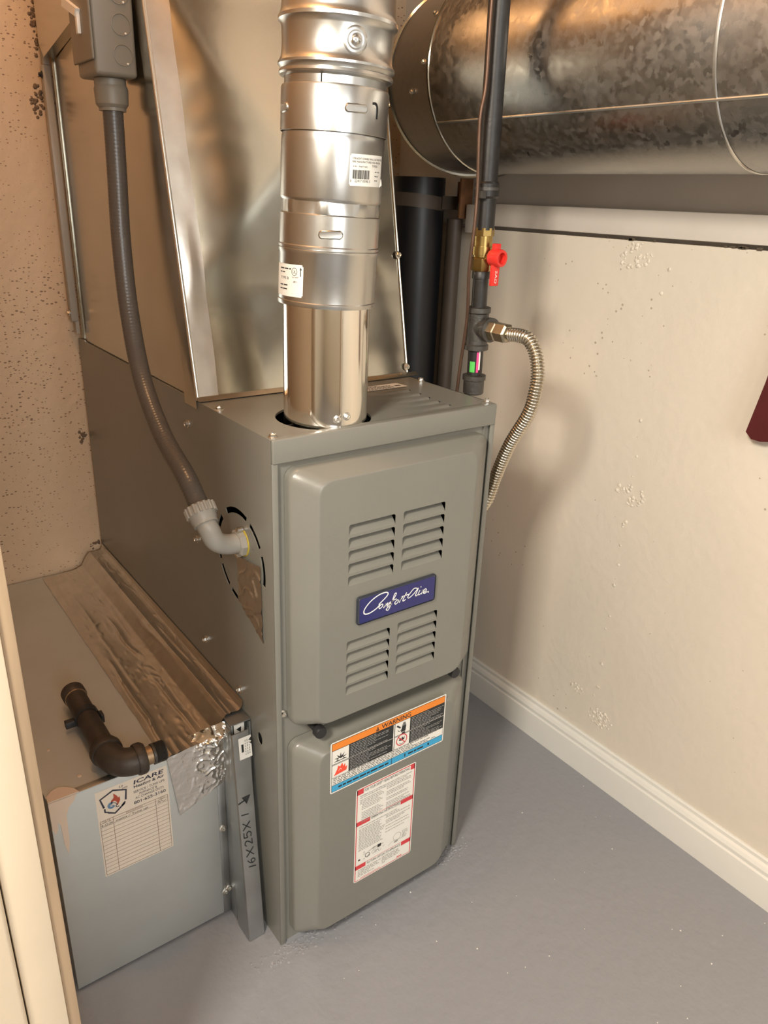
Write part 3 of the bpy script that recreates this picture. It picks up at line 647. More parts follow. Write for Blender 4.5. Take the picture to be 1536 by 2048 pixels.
# corner tape on the front: slightly wrinkled strip, widening towards the bottom
V = []; F = []; n = 70
for j in range(n + 1):
    zz = z0 + 0.002 + (1.62 - z0) * j / n
    wl_, wr_ = 0.002, 0.030 + 0.004 * mnoise.noise(Vector((0, 0, zz * 9)))
    for i in range(7):
        x = x0 + wl_ * 0.3 + wr_ * i / 6; q = mnoise.noise(Vector((x * 60, 3.1, zz * 45)))
        bulge = 0.006 * max(0, 1 - abs(zz - 1.03) / 0.07) * max(0, 1 - abs(i - 2) / 3)
        V.append((x, yf(zz) - brk(x, zz) - 0.0009 - 0.0007 * max(0, q) - bulge * 0.5, zz))
for j in range(n):
    for i in range(6): a = j * 7 + i; F.append([a, a + 1, a + 8, a + 7])
obj('corner_tape', (V, F), FOIL, PL, 'wrinkled foil tape along the front left corner')
# tape wrapped to the side, torn lower end
V = []; F = []; n = 60
for j in range(n + 1):
    zz = z0 - 0.012 + (1.62 - z0) * j / n; wd = 0.028 + 0.012 * max(0, 1 - (zz - z0) / 0.25) + 0.004 * mnoise.noise(Vector((5, 0, zz * 22)))
    for i in range(5): V.append((x0 - 0.0032 - (0.0012 if zz < z0 + 0.003 else 0) - 0.0012 * max(0, mnoise.noise(Vector((i, 0, zz * 40)))), yf(zz) + wd * i / 4, zz))
for j in range(n):
    for i in range(4): a = j * 5 + i; F.append([a, a + 5, a + 6, a + 1])
obj('corner_tape', (V, F), GALV, PL)
# rear drive cleat: long folded strip standing off the back corner, plus a short bracket near the top
obj('drive_cleat', fix_normals(join(box(-0.014, -0.001, 0.752, 0.768, 0.885, 1.31, 0.002), box(-0.011, -0.001, 0.754, 0.766, 1.31, 2.29, 0.002), prism([(0.754, 0.862), (0.766, 0.862), (0.766, 0.886), (0.754, 0.886)], -0.007, -0.001, 'x'))), FITTING, PL, 'long pale drive cleat up the rear corner')
obj('screw', screw((-0.0145, 0.760, 0.90), (-1, 0, 0), 0.004), STEEL, PL); obj('screw', screw((-0.0145, 0.760, 1.295), (-1, 0, 0), 0.004), BLACK, PL)
for z in (1.257, 1.039, 0.865): obj('screw', screw((x1 - 0.002, yf(z) - 0.003, z), (0.3, -1, 0.2), 0.0042), STEEL, PL)

# side branch seen top left: a pale sheet corner behind the box
br = thing('branch_collar', 'pale sheet metal lip on the plenum side left of the grey box', 'duct', (-0.03, 0.58, 1.3))
obj('collar_sheet', fix_normals(prism([(0.54, 1.352), (0.73, 1.318), (0.752, 1.34), (0.752, 1.7), (0.54, 1.7)], -0.016, 0.0005, 'x')), GALV, br)

# ================================================================== JUNCTION BOX AND FLEXIBLE CONDUIT
JB = thing('junction_box', 'grey plastic junction box with round knockouts on the plenum side', 'box', (-0.03, 0.376, 1.256))
bx = box(-0.0585, -0.0035, 0.338, 0.412, 1.256, 1.62, 0.005, 3)
obj('box_body', bx, BOXGREY, JB)
obj('box_lid', box(-0.0625, -0.0590, 0.334, 0.416, 1.272, 1.62, 0.0025, 3), BOXGREY, JB)
for k in range(4):
    zc = 1.281 + 0.034 * k
    rr = lathe([(0.0125, 0.0), (0.0125, 0.0010), (0.0118, 0.0012), (0.0112, 0.0002)], (-0.0215, 0.338, zc), (0, -1, 0), 32, caps=False)
    kn = obj('knockout', rr, BOXGREY, JB)
    obj('pry_tab', lathe([(0.0013, 0), (0.0013, 0.0018), (0.0006, 0.0022)], (-0.0165, 0.338, zc - 0.0095), (0, -1, 0), 10), WHITEPL, kn)
obj('latch', join(box(-0.067, -0.0625, 0.368, 0.376, 1.303, 1.328, 0.0008), prism([(0.366, 1.330), (0.372, 1.322), (0.424, 1.340), (0.420, 1.350)], -0.068, -0.0625, 'x')), WHITEPL, JB, 'white plastic latch on the box side')
obj('hub', join(lathe([(0.0205, 0), (0.0205, 0.008)], (-0.030, 0.372, 1.2475), (0, 0, 1), 28)), FITTING if False else BOXGREY, JB)
CO = thing('flexible_conduit', 'dark grey flexible conduit hanging from the box to the furnace side', 'conduit', (-0.04, 0.3, 1.0))
obj('compression_nut', join(lathe([(0.0185, -0.026), (0.0215, -0.022), (0.0225, -0.004), (0.021, 0.0)], (-0.030, 0.371, 1.2475), (0, 0, 1), 12), lathe([(0.0175, -0.030), (0.0175, -0.02)], (-0.030, 0.371, 1.2475), (0, 0, 1), 24)), BOXGREY, CO, ang=30)
path = spline([(-0.030, 0.3705, 1.2265), (-0.0305, 0.371, 1.19), (-0.032, 0.3705, 1.139), (-0.036, 0.3655, 1.0544), (-0.040, 0.3462, 0.96), (-0.045, 0.2995, 0.8677), (-0.050, 0.2224, 0.8062), (-0.052, 0.1446, 0.7714), (-0.0505, 0.1165, 0.7475), (-0.050, 0.098, 0.7275)], 24)
path = resample(path, 0.0016)
obj('hose', tube(path, lambda i: 0.0134 + (0.0002 if i % 3 == 0 else -0.0001), 20), CONDUIT, CO)
# elbow fitting
d = Vector((0.05, -0.68, -0.73)).normalized(); e0 = Vector((-0.0503, 0.1075, 0.7375))
nut = []
for k in range(16):
    a = 2 * pi * k / 16; u, v, _ = frame(d); c = e0 + (u * math.cos(a) + v * math.sin(a)) * 0.0192
    nut.append(cyl(c - d * 0.001, c + d * 0.012, 0.0022, 8))
obj('compression_nut', join(lathe([(0.0150, -0.003), (0.0190, 0.0), (0.0192, 0.012), (0.0178, 0.0155), (0.0178, 0.019), (0.0165, 0.021), (0.0165, 0.026)], e0, d, 32), *nut), FITTING, CO, 'ribbed light grey compression nut')
e1 = e0 + d * 0.025
ep = spline([e1, e1 + d * 0.006 + Vector((0.0007, 0, 0)), Vector((-0.0420, 0.0835, 0.6985)), Vector((-0.033, 0.0845, 0.6900)), Vector((-0.021, 0.086, 0.6850)), Vector((-0.006, 0.0865, 0.6835))], 10)
obj('elbow', tube(ep, lambda i: 0.0138, 24), FITTING, CO, 'light grey plastic elbow')
obj('locknut', lathe([(0.0185, 0), (0.0195, 0.001), (0.0195, 0.007), (0.0165, 0.009)], (-0.0005, 0.0865, 0.6835), (-1, 0, 0), 8), FITTING, CO, ang=25)
obj('seal_ring', lathe([(0.0205, 0), (0.0205, 0.0012)], (0, 0.0865, 0.6835), (-1, 0, 0), 28), mat('yellow_seal', (0.55, 0.42, 0.05), 0.5), CO, 'thin yellow gasket edge')
for s in (1, -1): obj('lug', lathe([(0.0042, 0), (0.0042, 0.008), (0.0025, 0.009)], (-0.001, 0.0865 - 0.003 * s, 0.6835 + 0.0195 * s), (-1, 0, 0), 10), STEEL, CO)

# ================================================================== FLUE VENT PIPE
VP = thing('vent_pipe', 'shiny galvanised flue vent pipe rising from the furnace top', 'pipe', (0.115, 0.06, 0.853))
AX = Vector((0.030, -0.020, 1.0)).normalized(); VB = Vector((0.115, 0.060, 1.0))
def h(z): return (z - 1.0) / AX.z
obj('inner_collar', lathe([(0.0552, 0.795), (0.0552, 0.9), (0.0548, 1.02)], (0.115, 0.06, 0), (0, 0, 1), 96, caps=False), CHROME, VP, 'mirror bright inner flue collar')
cs = VB - Vector((0, 0, 0))
def vlathe(name, prof, label=None, m=VENT): return obj(name, lathe([(r, h(z)) for r, z in prof], VB, AX, 96, caps=False), m, VP, label, ang=32)
vlathe('lower_sleeve', [(0.0560, 0.9975), (0.0606, 0.9975), (0.0610, 0.9985), (0.0610, 1.0025), (0.0603, 1.0035), (0.0603, 1.0575), (0.0612, 1.0590), (0.0612, 1.0625), (0.0601, 1.0640)])
vlathe('lower_band', [(0.0595, 1.0630), (0.0614, 1.0640), (0.0614, 1.0668), (0.0606, 1.0680), (0.0604, 1.0985), (0.0604, 1.1015), (0.0578, 1.1030)])
# crimped neck
nseg = 96; V = []; F = []; zs = (1.1020, 1.1055, 1.1140, 1.1175)
u, v, d_ = frame(AX)
for zz in zs:
    for k in range(nseg):
        a = 2 * pi * k / nseg; r = 0.0582 + (0.0010 if (k // 4) % 3 == 0 else -0.0004) * (1 if 1.103 < zz < 1.116 else 0.4)
        V.append(VB + AX * h(zz) + (u * math.cos(a) + v * math.sin(a)) * r)
for i in range(len(zs) - 1):
    for k in range(nseg): F.append([i * nseg + k, i * nseg + (k + 1) % nseg, (i + 1) * nseg + (k + 1) % nseg, (i + 1) * nseg + k])
obj('crimped_neck', (V, F), VENT, VP, ang=60)
vlathe('main_sleeve', [(0.0585, 1.1160), (0.0603, 1.1185), (0.0607, 1.1200), (0.0607, 1.1790), (0.0602, 1.1850), (0.0595, 1.1875), (0.0595, 1.1910)])
vlathe('upper_band', [(0.0612, 1.1885), (0.0620, 1.1890), (0.0620, 1.2335), (0.0612, 1.2355), (0.0590, 1.2362)])
vlathe('upper_neck', [(0.0586, 1.2340), (0.0586, 1.2465)])
vlathe('adjustable_elbow', [(0.0590, 1.2440), (0.0640, 1.2455), (0.0652, 1.2475), (0.0645, 1.2505), (0.0630, 1.2515), (0.0640, 1.2535), (0.0662, 1.2555), (0.0662, 1.2580), (0.0645, 1.2605), (0.0628, 1.2640), (0.0622, 1.2760), (0.0628, 1.2920), (0.0640, 1.2960), (0.0668, 1.2985), (0.0668, 1.3020), (0.0650, 1.3045), (0.0640, 1.3080), (0.0628, 1.3200), (0.0622, 1.3500), (0.0640, 1.3560), (0.0665, 1.3580), (0.0640, 1.3620), (0.0625, 1.37), (0.0622, 2.295)])
# which way the camera side lies on the pipe: angle measured in world xy from +x
def on_pipe(r, ang0, zc, tilt=0.0):
    def f(x, y, o):
        a = math.radians(ang0) + x / r; zz = zc + y; c = VB + AX * h(zz)
        return (c.x + (r + o) * math.cos(a), c.y + (r + o) * math.sin(a), c.z)
    return f
def emboss(name, r, ang0, zc, wx, wz, dep, m=VENT):
    f = on_pipe(r, ang0, zc); V = []; F = []; rings = [(1.25, 0.0), (1.0, 0.35), (0.85, 1.0), (0.55, 0.9)]; n = 28
    for q, o in rings:
        for k in range(n):
            a = 2 * pi * k / n; cx_ = max(-1, min(1, math.cos(a) * 3)) * 0
            px = (wx - wz) * (1 if math.cos(a) > 0 else -1) * (1 if abs(math.cos(a)) > 1e-6 else 0) + wz * q * math.cos(a); pz = wz * q * math.sin(a)
            V.append(f(px, pz, o * dep))
    for i in range(len(rings) - 1):
        for k in range(n): F.append([i * n + k, i * n + (k + 1) % n, (i + 1) * n + (k + 1) % n, (i + 1) * n + k])
    F.append([(len(rings) - 1) * n + k for k in range(n)])
    return obj(name, (V, F), m, VP, ang=60)
emboss('lock_bead', 0.0605, 239, 1.0815, 0.0135, 0.0042, 0.0016)
emboss('lock_bead', 0.0620, 260, 1.2125, 0.0130, 0.0040, 0.0016)
emboss('lock_bead', 0.0620, 172, 1.2130, 0.0100, 0.0040, 0.0016)
js = Print(on_pipe(0.0620, 284, 1.2110)); js.stroke([(-0.005, 0.008), (0.0, 0.008), (0.003, 0.004), (0.003, -0.007)], 0.0026, DARK, 1); js.build('lock_slot', VP)
js = Print(on_pipe(0.0586, 222, 1.2400)); js.stroke([(0, 0.0045), (0, -0.006)], 0.0016, DARK, 1, smooth=False); js.build('neck_slit', VP)
f = on_pipe(0.0622, 255, 1.2765); V = []; F = []; n = 32; rings = [(0.0135, 0.0008), (0.0115, 0.0018), (0.0085, 0.0010), (0.0055, 0.0003), (0.0042, 0.0018), (0.0028, 0.0034), (0.0012, 0.0030)]
for q, o in rings:
    for k in range(n): V.append(f(q * math.cos(2 * pi * k / n), q * math.sin(2 * pi * k / n), o))
for i in range(len(rings) - 1):
    for k in range(n): F.append([i * n + k, i * n + (k + 1) % n, (i + 1) * n + (k + 1) % n, (i + 1) * n + k])
F.append([(len(rings) - 1) * n + k for k in range(n)])
obj('swivel_rivet', (V, F), VENT, VP, 'round pressed dimple with a centre rivet', ang=70)
sp = tube([VB + AX * h(z) + Vector((0.0625 * math.cos(math.radians(186)), 0.0625 * math.sin(math.radians(186)), 0)) for z in (1.2, 1.25)], 0.002, 8)
seamv = [(0.115 + 0.0553 * math.cos(math.radians(257)), 0.06 + 0.0553 * math.sin(math.radians(257)), z) for z in (0.80, 0.90, 0.997)]
obj('collar_seam', tube(seamv, 0.0011, 8), CHROME, VP)
for ang_, z in ((253, 0.861), (267, 0.864)):
    a = math.radians(ang_); obj('screw', screw((0.115 + 0.0552 * math.cos(a), 0.06 + 0.0552 * math.sin(a), z), (math.cos(a), math.sin(a), 0), 0.0036), STEEL, VP)
# wholesale barcode label, upper right
bl = Print(on_pipe(0.0607, 256, 1.1345)); 
bl.rrect(0, 0, 0.054, 0.033, 0.0025, P_WHITE, 0) if False else None
def rr_cyl(P, x0, y0, x1, y1, m, layer=0, nx=14, peel=0.0):
    P.rect(x0, y0 + 0.0016, x0 + 0.0012, y1 - 0.0016, m, layer); P.rect(x0 + 0.0012, y0, x1, y1, m, layer, nx)
rr_cyl(bl, 0, 0, 0.053, 0.033, P_WHITE)
bl.text('STRAIGHT DOUBLE WALL GAS VENT PIPE', 0.003, 0.0275, 0.0020, P_BLACK, 0.048, 2)
bl.text('PIPE MANUFACTURED FOR VENTING', 0.003, 0.0242, 0.0020, P_BLACK, 0.045, 2)
bl.text('4 IN.  PART NO.', 0.004, 0.0195, 0.0017, P_BLACK, 0.020, 2); bl.text('TYPE B', 0.031, 0.0203, 0.0024, P_BLACK, 0.010, 2)
x = 0.0040
for k in range(25):
    wd = random.choice((0.0003, 0.0003, 0.0006, 0.0009)); bl.rect(x, 0.0075, x + wd, 0.0168, P_BLACK, 2); x += wd + random.choice((0.0003, 0.0004, 0.0006))
bl.text('0', 0.0010, 0.0038, 0.0026, P_BLACK, None, 2); bl.text('22417 10145', 0.0068, 0.0040, 0.0028, P_BLACK, 0.019, 2); bl.text('5', 0.0275, 0.0040, 0.0026, P_BLACK, None, 2)
[bl.words(0.037, 0.047, zz_, 0.0010, P_BLACK, 2, fill=fl_, wmin=0.0012, wmax=0.003) for zz_, fl_ in ((0.0150, 0.9), (0.0105, 0.7), (0.0060, 0.6))]
f = on_pipe(0.0607, 256, 1.1345)
V = [f(0.049, -0.0005, 0.0005), f(0.054, 0.002, 0.002), f(0.054, 0.009, 0.0008), f(0.049, 0.006, 0.0004)]; k0 = len(bl.V); bl.V += V; bl.F.append([k0, k0 + 1, k0 + 2, k0 + 3]); bl.I.append(bl.mi(P_WHITE))
bl.build('barcode_label', VP, 'white barcode sticker on the upper sleeve')
ul = Print(on_pipe(0.0603, 167, 1.0095)); rr_cyl(ul, -0.012, 0, 0.043, 0.037, P_WHITE, nx=18); ul.rect(0.043, 0.002, 0.0445, 0.035, P_WHITE, 0)
ul.ring(0.0315, 0.029, 0.0042, 0.0006, P_BLACK, 2); ul.text('UL', 0.0315, 0.0272, 0.0032, P_BLACK, None, 2, 'C')
ul.words(0.002, 0.026, 0.031, 0.0015, P_BLACK, 2); ul.words(0.002, 0.014, 0.027, 0.0012, P_BLACK, 2); ul.text('GAS VENT', 0.028, 0.0218, 0.0016, P_BLACK, 0.010, 2); ul.text('28I11', 0.030, 0.0165, 0.0021, P_BLACK, None, 2)
ul.text('TYPE B', 0.004, 0.0195, 0.0030, P_BLACK, 0.018, 2); ul.words(0.002, 0.020, 0.012, 0.0015, P_BLACK, 2); ul.words(0.002, 0.022, 0.0075, 0.0015, P_BLACK, 2)
ul.stroke([(0.0410, 0.024), (0.0410, 0.032)], 0.0011, P_BLACK, 2, smooth=False); ul.poly([(0.0395, 0.0312), (0.0425, 0.0312), (0.0410, 0.0345)], P_BLACK, 2)
ul.build('certification_label', VP, 'white certification sticker with up arrow on the lower sleeve')

# ================================================================== RETURN AIR DUCT AND FILTER
RD = thing('return_duct', 'galvanised return air box on the floor left of the furnace', 'duct', (-0.16, 0.44, 0))
X0, X1, Y0, ZT = -0.287, -0.0365, 0.105, 0.362
obj('front_panel', box(X0, X1 + 0.003, Y0, Y0 + 0.002, 0.004, ZT - 0.001, 0.0006), GALVF, RD)
tp = box(X0, X1, Y0 + 0.002, 0.778, ZT - 0.002, ZT, 0.0)
obj('top_panel', tp, GALVF, RD)
obj('side_panel', box(X0, X0 + 0.002, Y0 + 0.002, 0.778, 0.004, ZT - 0.002), GALVD, RD)
obj('top_lip', box(X0, X1 + 0.003, Y0 - 0.0012, Y0 + 0.010, ZT, ZT + 0.0012, 0.0004), GALVD, RD)
obj('front_flange', join(box(-0.0495, -0.0365, Y0 - 0.0016, Y0, 0.004, 0.352, 0.0005), box(-0.0365, -0.033, 0.082, Y0 - 0.0002, 0.0, 0.385, 0.0005)), GALVD, RD)
for p in ((-0.0445, Y0 - 0.0016, 0.187), (-0.0462, Y0 - 0.0016, 0.052), (-0.0395, Y0 - 0.0016, 0.056)): obj('screw', screw(p, (0, -1, 0), 0.004), STEEL, RD)
obj('filter_rack', join(box(-0.033, -0.0315, 0.08, 0.772, 0.0, 0.392), box(-0.033, -0.001, 0.080, 0.772, 0.394, 0.3955), box(-0.004, -0.0012, 0.079, 0.10, 0.0, 0.392)), GALVD, RD)
# foil tape bridging rack, duct and furnace: long wrinkled strip
V = []; F = []; prof = [(-0.128, 0.3632), (-0.112, 0.3634), (-0.097, 0.3638), (-0.083, 0.3644), (-0.070, 0.3655), (-0.058, 0.3675), (-0.047, 0.373), (-0.040, 0.385), (-0.0345, 0.394), (-0.028, 0.3995), (-0.020, 0.3985), (-0.011, 0.3985), (-0.005, 0.400), (-0.0016, 0.406), (-0.0014, 0.414)]
ny = 230; npf = len(prof)
def fine(a):
    out = []
    for i in range(len(a) - 1):
        for k in range(8): t_ = k / 8; out.append((a[i][0] * (1 - t_) + a[i + 1][0] * t_, a[i][1] * (1 - t_) + a[i + 1][1] * t_))
    return out + [a[-1]]
prof = fine(prof); npf = len(prof)
for j in range(ny + 1):
    y = 0.1035 + (0.770 - 0.1035) * j / ny
    for i, (x, z) in enumerate(prof):
        if x < -0.06:      # left edge runs parallel to the duct, nearly straight
            x += 0.0015 * mnoise.noise(Vector((0, y * 30, 1)))
        edge = min(1, i / 6, (npf - 1 - i) / 6); p = Vector((x * 30, y * 5.5, 0.0))
        wr_ = 0.0
        for q in range(7):
            xr = -0.118 + 0.0165 * q + 0.012 * mnoise.noise(Vector((q * 3.7, y * 3.2, 0.5))) + 0.004 * mnoise.noise(Vector((q * 5.1, y * 14, 2.5)))
            on = max(0.0, mnoise.noise(Vector((q * 7.3, y * 6.0, 8.5))) * 2.0 + 0.18)
            sg = 0.0014 if x < xr else 0.0042
            wr_ += on * 0.0030 * math.exp(-abs((x - xr) / sg) ** 1.5)
        wr_ += max(0, mnoise.noise(Vector((x * 40, y * 14, 4)))) * 0.0010 + max(0, mnoise.noise(Vector((x * 120, y * 60, 6))) - 0.25) * 0.0022
        if x > -0.075: wr_ += max(0, 1 - abs(mnoise.noise(Vector((x * 60 + y * 10, y * 26, 9)))) * 3) ** 3 * 0.0022 * max(0, mnoise.noise(Vector((x * 9, y * 7, 3))) + 0.35)
        if x > -0.045: V.append((x - wr_ * edge * 0.4, y, z + wr_ * edge * 0.7))
        else: V.append((x, y, z + wr_ * edge))
for j in range(ny):
    for i in range(npf - 1): a = j * npf + i; F.append([a, a + 1, a + npf + 1, a + npf])
obj('foil_tape', (V, F), FOIL, RD, 'long wrinkled foil tape sealing the duct to the furnace', ang=70)
# folded-down front end, crumpled bright
V = []; F = []; nu, nv = 60, 66
c = [Vector((-0.124, Y0 - 0.002, 0.3625)), Vector((-0.034, Y0 - 0.002, 0.3720)), Vector((-0.037, Y0 - 0.002, 0.279)), Vector((-0.111, Y0 - 0.002, 0.249))]
for j in range(nv + 1):
    for i in range(nu + 1):
        u_, v_ = i / nu, j / nv; p = c[0].lerp(c[1], u_).lerp(c[3].lerp(c[2], u_), v_)
        k = max(0.0, u_ - 0.35) / 0.65
        amp = 0.0006 + 0.0055 * k * max(0, 1 - v_ * 0.95)
        w_ = Vector((mnoise.noise(p * 30), 0, mnoise.noise(p * 30 + Vector((9, 9, 9))))) * 0.012
        q = max(0, 1 - abs(mnoise.noise((p + w_) * 42)) * 3.2) ** 2 * amp + max(0, 1 - abs(mnoise.noise((p - w_) * 85 + Vector((4, 4, 4)))) * 3) ** 2 * amp * 0.55
        V.append((p.x, p.y - q, p.z))
for j in range(nv):
    for i in range(nu): a = j * (nu + 1) + i; F.append([a, a + 1, a + nu + 2, a + nu + 1])
obj('foil_tape', (V, F), FOILB, RD, 'bright crumpled foil folded over the duct front', ang=40)
g = patch([(-0.082, 0.128, 0.3665), (-0.034, 0.100, 0.392), (-0.033, 0.088, 0.372), (-0.080, 0.1025, 0.360)], 20, 14, 0.0065, 60, (-0.3, -0.6, 0.7))
obj('foil_tape', g, FOILB, RD, ang=40)
# dried paint over the left front corner
top_p = [(-0.287, Y0 - 0.001), (-0.247, Y0 - 0.001), (-0.250, 0.112), (-0.258, 0.121), (-0.268, 0.127), (-0.278, 0.124), (-0.286, 0.116)]
obj('paint_drip', join(prism(top_p, ZT + 0.0012, ZT + 0.0026, 'z'), prism([(-0.287, 0.363), (-0.250, 0.363), (-0.255, 0.352), (-0.262, 0.345), (-0.2665, 0.333), (-0.268, 0.285), (-0.271, 0.266), (-0.2745, 0.285), (-0.2755, 0.320), (-0.2785, 0.327), (-0.280, 0.314), (-0.2835, 0.308), (-0.2865, 0.318)], Y0 - 0.0012, Y0 + 0.0002, 'y')), DRIP, RD, 'dried cream paint spilled over the corner')
for (x, y, s) in ((-0.252, 0.43, 0.0022), (-0.258, 0.215, 0.0022), (-0.237, 0.136, 0.0028), (-0.16, 0.19, 0.0012)):
    obj('paint_speck', lathe([(s, 0), (s, 0.0004), (s * 0.6, 0.0007)], (x, y, ZT), (0, 0, 1), 12), DRIP, RD)
# service record sticker
ss = Print(lambda x, y, o: (-0.2275 + x, Y0 - o, 0.195 + y)); sw, sh = 0.103, 0.1545
ss.rect(0, 0, sw, sh, P_CREAM, 0)
ss.text('ICARE', 0.0535, 0.1438, 0.0065, P_DKNAVY, 0.0445, 2, shear=0.12, bold=0.02)
ss.text('Heating & Air', 0.0535, 0.1368, 0.0048, P_DKNAVY, 0.0445, 2, bold=0.02)
ss.text('SERVICE / TUNE UPS', 0.0525, 0.1282, 0.0040, P_DKNAVY, 0.0455, 2)
ss.text('FURNACE &', 0.0605, 0.1224, 0.0038, P_DKNAVY, 0.026, 2); ss.text('AC CHANGE OUTS', 0.0540, 0.1168, 0.0040, P_DKNAVY, 0.042, 2)
ss.text('801-655-3160', 0.0515, 0.1085, 0.0052, P_DKNAVY, 0.047, 2, bold=0.012)
tx0, tx1, tz0, tz1 = 0.0022, 0.1005, 0.0025, 0.1020
def line(x0_, y0_, x1_, y1_, wd=0.00065): ss.stroke([(x0_, y0_), (x1_, y1_)], wd, P_RULE, 2, smooth=False)
nr = 15
line(tx0, tz1, tx1, tz1); line(tx0, tz0, tx1, tz0); line(tx0, tz0, tx0, tz1); line(tx1, tz0, tx1, tz1); line(0.0203, tz0, 0.0203, tz1); line(0.0822, tz0, 0.0822, tz1)
for r in range(1, nr): zz = tz1 - 0.0042 - (tz1 - 0.0042 - tz0) * (r - 1) / (nr - 1); line(tx0, zz, tx1, zz, 0.0005)
ss.text('DATE', 0.0110, tz1 - 0.0036, 0.0028, P_RULE, 0.011, 2, 'C'); ss.text('DESCRIPTION', 0.051, tz1 - 0.0036, 0.0028, P_RULE, 0.024, 2, 'C'); ss.text('TECH', 0.0915, tz1 - 0.0036, 0.0028, P_RULE, 0.010, 2, 'C')
ss.text('9-12-24', 0.0035, tz1 - 0.0100, 0.0036, P_INK, 0.0155, 3, shear=0.2); ss.text('maint / Tune up', 0.0235, tz1 - 0.0098, 0.0034, P_INK, 0.047, 3, shear=0.25)
ss.stroke([(0.085, tz1 - 0.0095), (0.087, tz1 - 0.0055), (0.0885, tz1 - 0.009), (0.091, tz1 - 0.0065), (0.0935, tz1 - 0.009), (0.098, tz1 - 0.0075)], 0.0006, P_INK, 3); ss.stroke([(0.0925, tz1 - 0.0035), (0.0905, tz1 - 0.0052)], 0.0005, P_INK, 3)
ss.text('5.0', 0.033, 0.1476, 0.0036, P_INK, 0.0055, 3, shear=0.2); ss.text('tons', 0.037, 0.1440, 0.0030, P_INK, 0.008, 3, shear=0.2)
P_ = [(0.0055, 0.1405), (0.0245, 0.1485), (0.0425, 0.1410), (0.0410, 0.1195), (0.0240, 0.1075), (0.0100, 0.1215)]
hexa = [(0.0060, 0.1410), (0.0245, 0.1478), (0.0420, 0.1405), (0.0405, 0.1230)]
ss.stroke([(0.0100, 0.1235), (0.0060, 0.1400), (0.0245, 0.1480), (0.0425, 0.1405), (0.0405, 0.1235)], 0.0028, P_DKNAVY, 2, smooth=False)
ss.stroke([(0.0395, 0.1205), (0.0345, 0.1155)], 0.0028, P_DKNAVY, 2, smooth=False); ss.stroke([(0.0385, 0.1180), (0.0240, 0.1075), (0.0145, 0.1130)], 0.0028, P_DKNAVY, 2, smooth=False)
ss.stroke([(0.0105, 0.1215), (0.0108, 0.1155), (0.0150, 0.1135)], 0.0024, P_DKNAVY, 2, smooth=False)
ss.tri_poly([(0.0195, 0.1265), (0.0205, 0.1310), (0.0245, 0.1350), (0.0245, 0.1425), (0.0290, 0.1365), (0.0305, 0.1325), (0.0325, 0.1335), (0.0330, 0.1270), (0.0300, 0.1215), (0.0275, 0.1195), (0.0285, 0.1250), (0.0255, 0.1290), (0.0225, 0.1290)], mat('logo_flame', (0.42, 0.07, 0.035), 0.5), 3)
ss.ring(0.0205, 0.1235, 0.0040, 0.0035, P_SKY, 3, 60, 330, 16); ss.stroke([(0.0185, 0.1245), (0.0230, 0.1225)], 0.0008, P_SKY, 3, smooth=False)
ss.stroke([(0.0195, 0.1255), (0.0225, 0.1270), (0.0265, 0.1245), (0.0285, 0.1200)], 0.0010, P_DKNAVY, 4)
ss.ring(0.0285, 0.1190, 0.0022, 0.0012, P_DKNAVY, 4, 100, 330, 10)
ss.build('service_sticker', RD, 'cream service record sticker with a flame logo and ruled table')

# filter cover: bent galvanised channel leaning against the rack
FC = thing('filter_cover', 'bent galvanised filter cover leaning on the rack, marked with its size', 'cover', (-0.024, 0.05, 0.0))
def yc(z): return 0.0335 + 0.0865 * z
def cpt(x, z, dy=0.0): return (x, yc(z) + dy, z)
xa_, xb_ = -0.0385, -0.0095; zt = 0.388
V = []; F = []
sec = [(xa_ + 0.0005, 0.040), (xa_, 0.036), (xa_, 0.004), (xa_ + 0.0004, 0.0012), (xa_ + 0.0016, 0), (xb_ - 0.0016, 0), (xb_ - 0.0004, 0.0012), (xb_, 0.004), (xb_, 0.032)]
ins = [(xb_ - 0.001, 0.032), (xb_ - 0.001, 0.002), (xa_ + 0.001, 0.002), (xa_ + 0.0012, 0.040)]
sec = sec + ins
ns = len(sec)
for zz in (0.001, 0.1, 0.2, 0.3, zt):
    for x, dy in sec: V.append(cpt(x - 0.004 * (1 - zz / zt) * 0.2, zz, dy * (1 - 0.8 * (zz / zt) ** 2) if dy > 0.02 else dy))
for j in range(4):
    for i in range(ns): F.append([j * ns + i, j * ns + (i + 1) % ns, (j + 1) * ns + (i + 1) % ns, (j + 1) * ns + i])
F.append(list(range(ns))); F.append([4 * ns + i for i in range(ns)][::-1])
obj('cover_channel', fix_normals((V, F)), GALVD, FC)
MK = Print(lambda x, y, o: cpt(x, y, -o - 0.0002))
GLY = {'1': [[(0.1, 0), (0.35, 1)]], '6': [[(0.8, 1), (0.3, 0.7), (0.1, 0.3), (0.4, 0), (0.8, 0.2), (0.7, 0.5), (0.2, 0.42)]], 'X': [[(0, 0), (1, 1)], [(0, 1), (1, 0)]],
       '2': [[(0.05, 0.78), (0.35, 1), (0.8, 0.85), (0.7, 0.5), (0.1, 0.02)], [(0.1, 0.02), (1, 0.04)]], '5': [[(0.95, 0.98), (0.2, 1)], [(0.2, 1), (0.15, 0.55), (0.6, 0.62), (0.9, 0.35), (0.6, 0.03), (0.1, 0.1)]]}
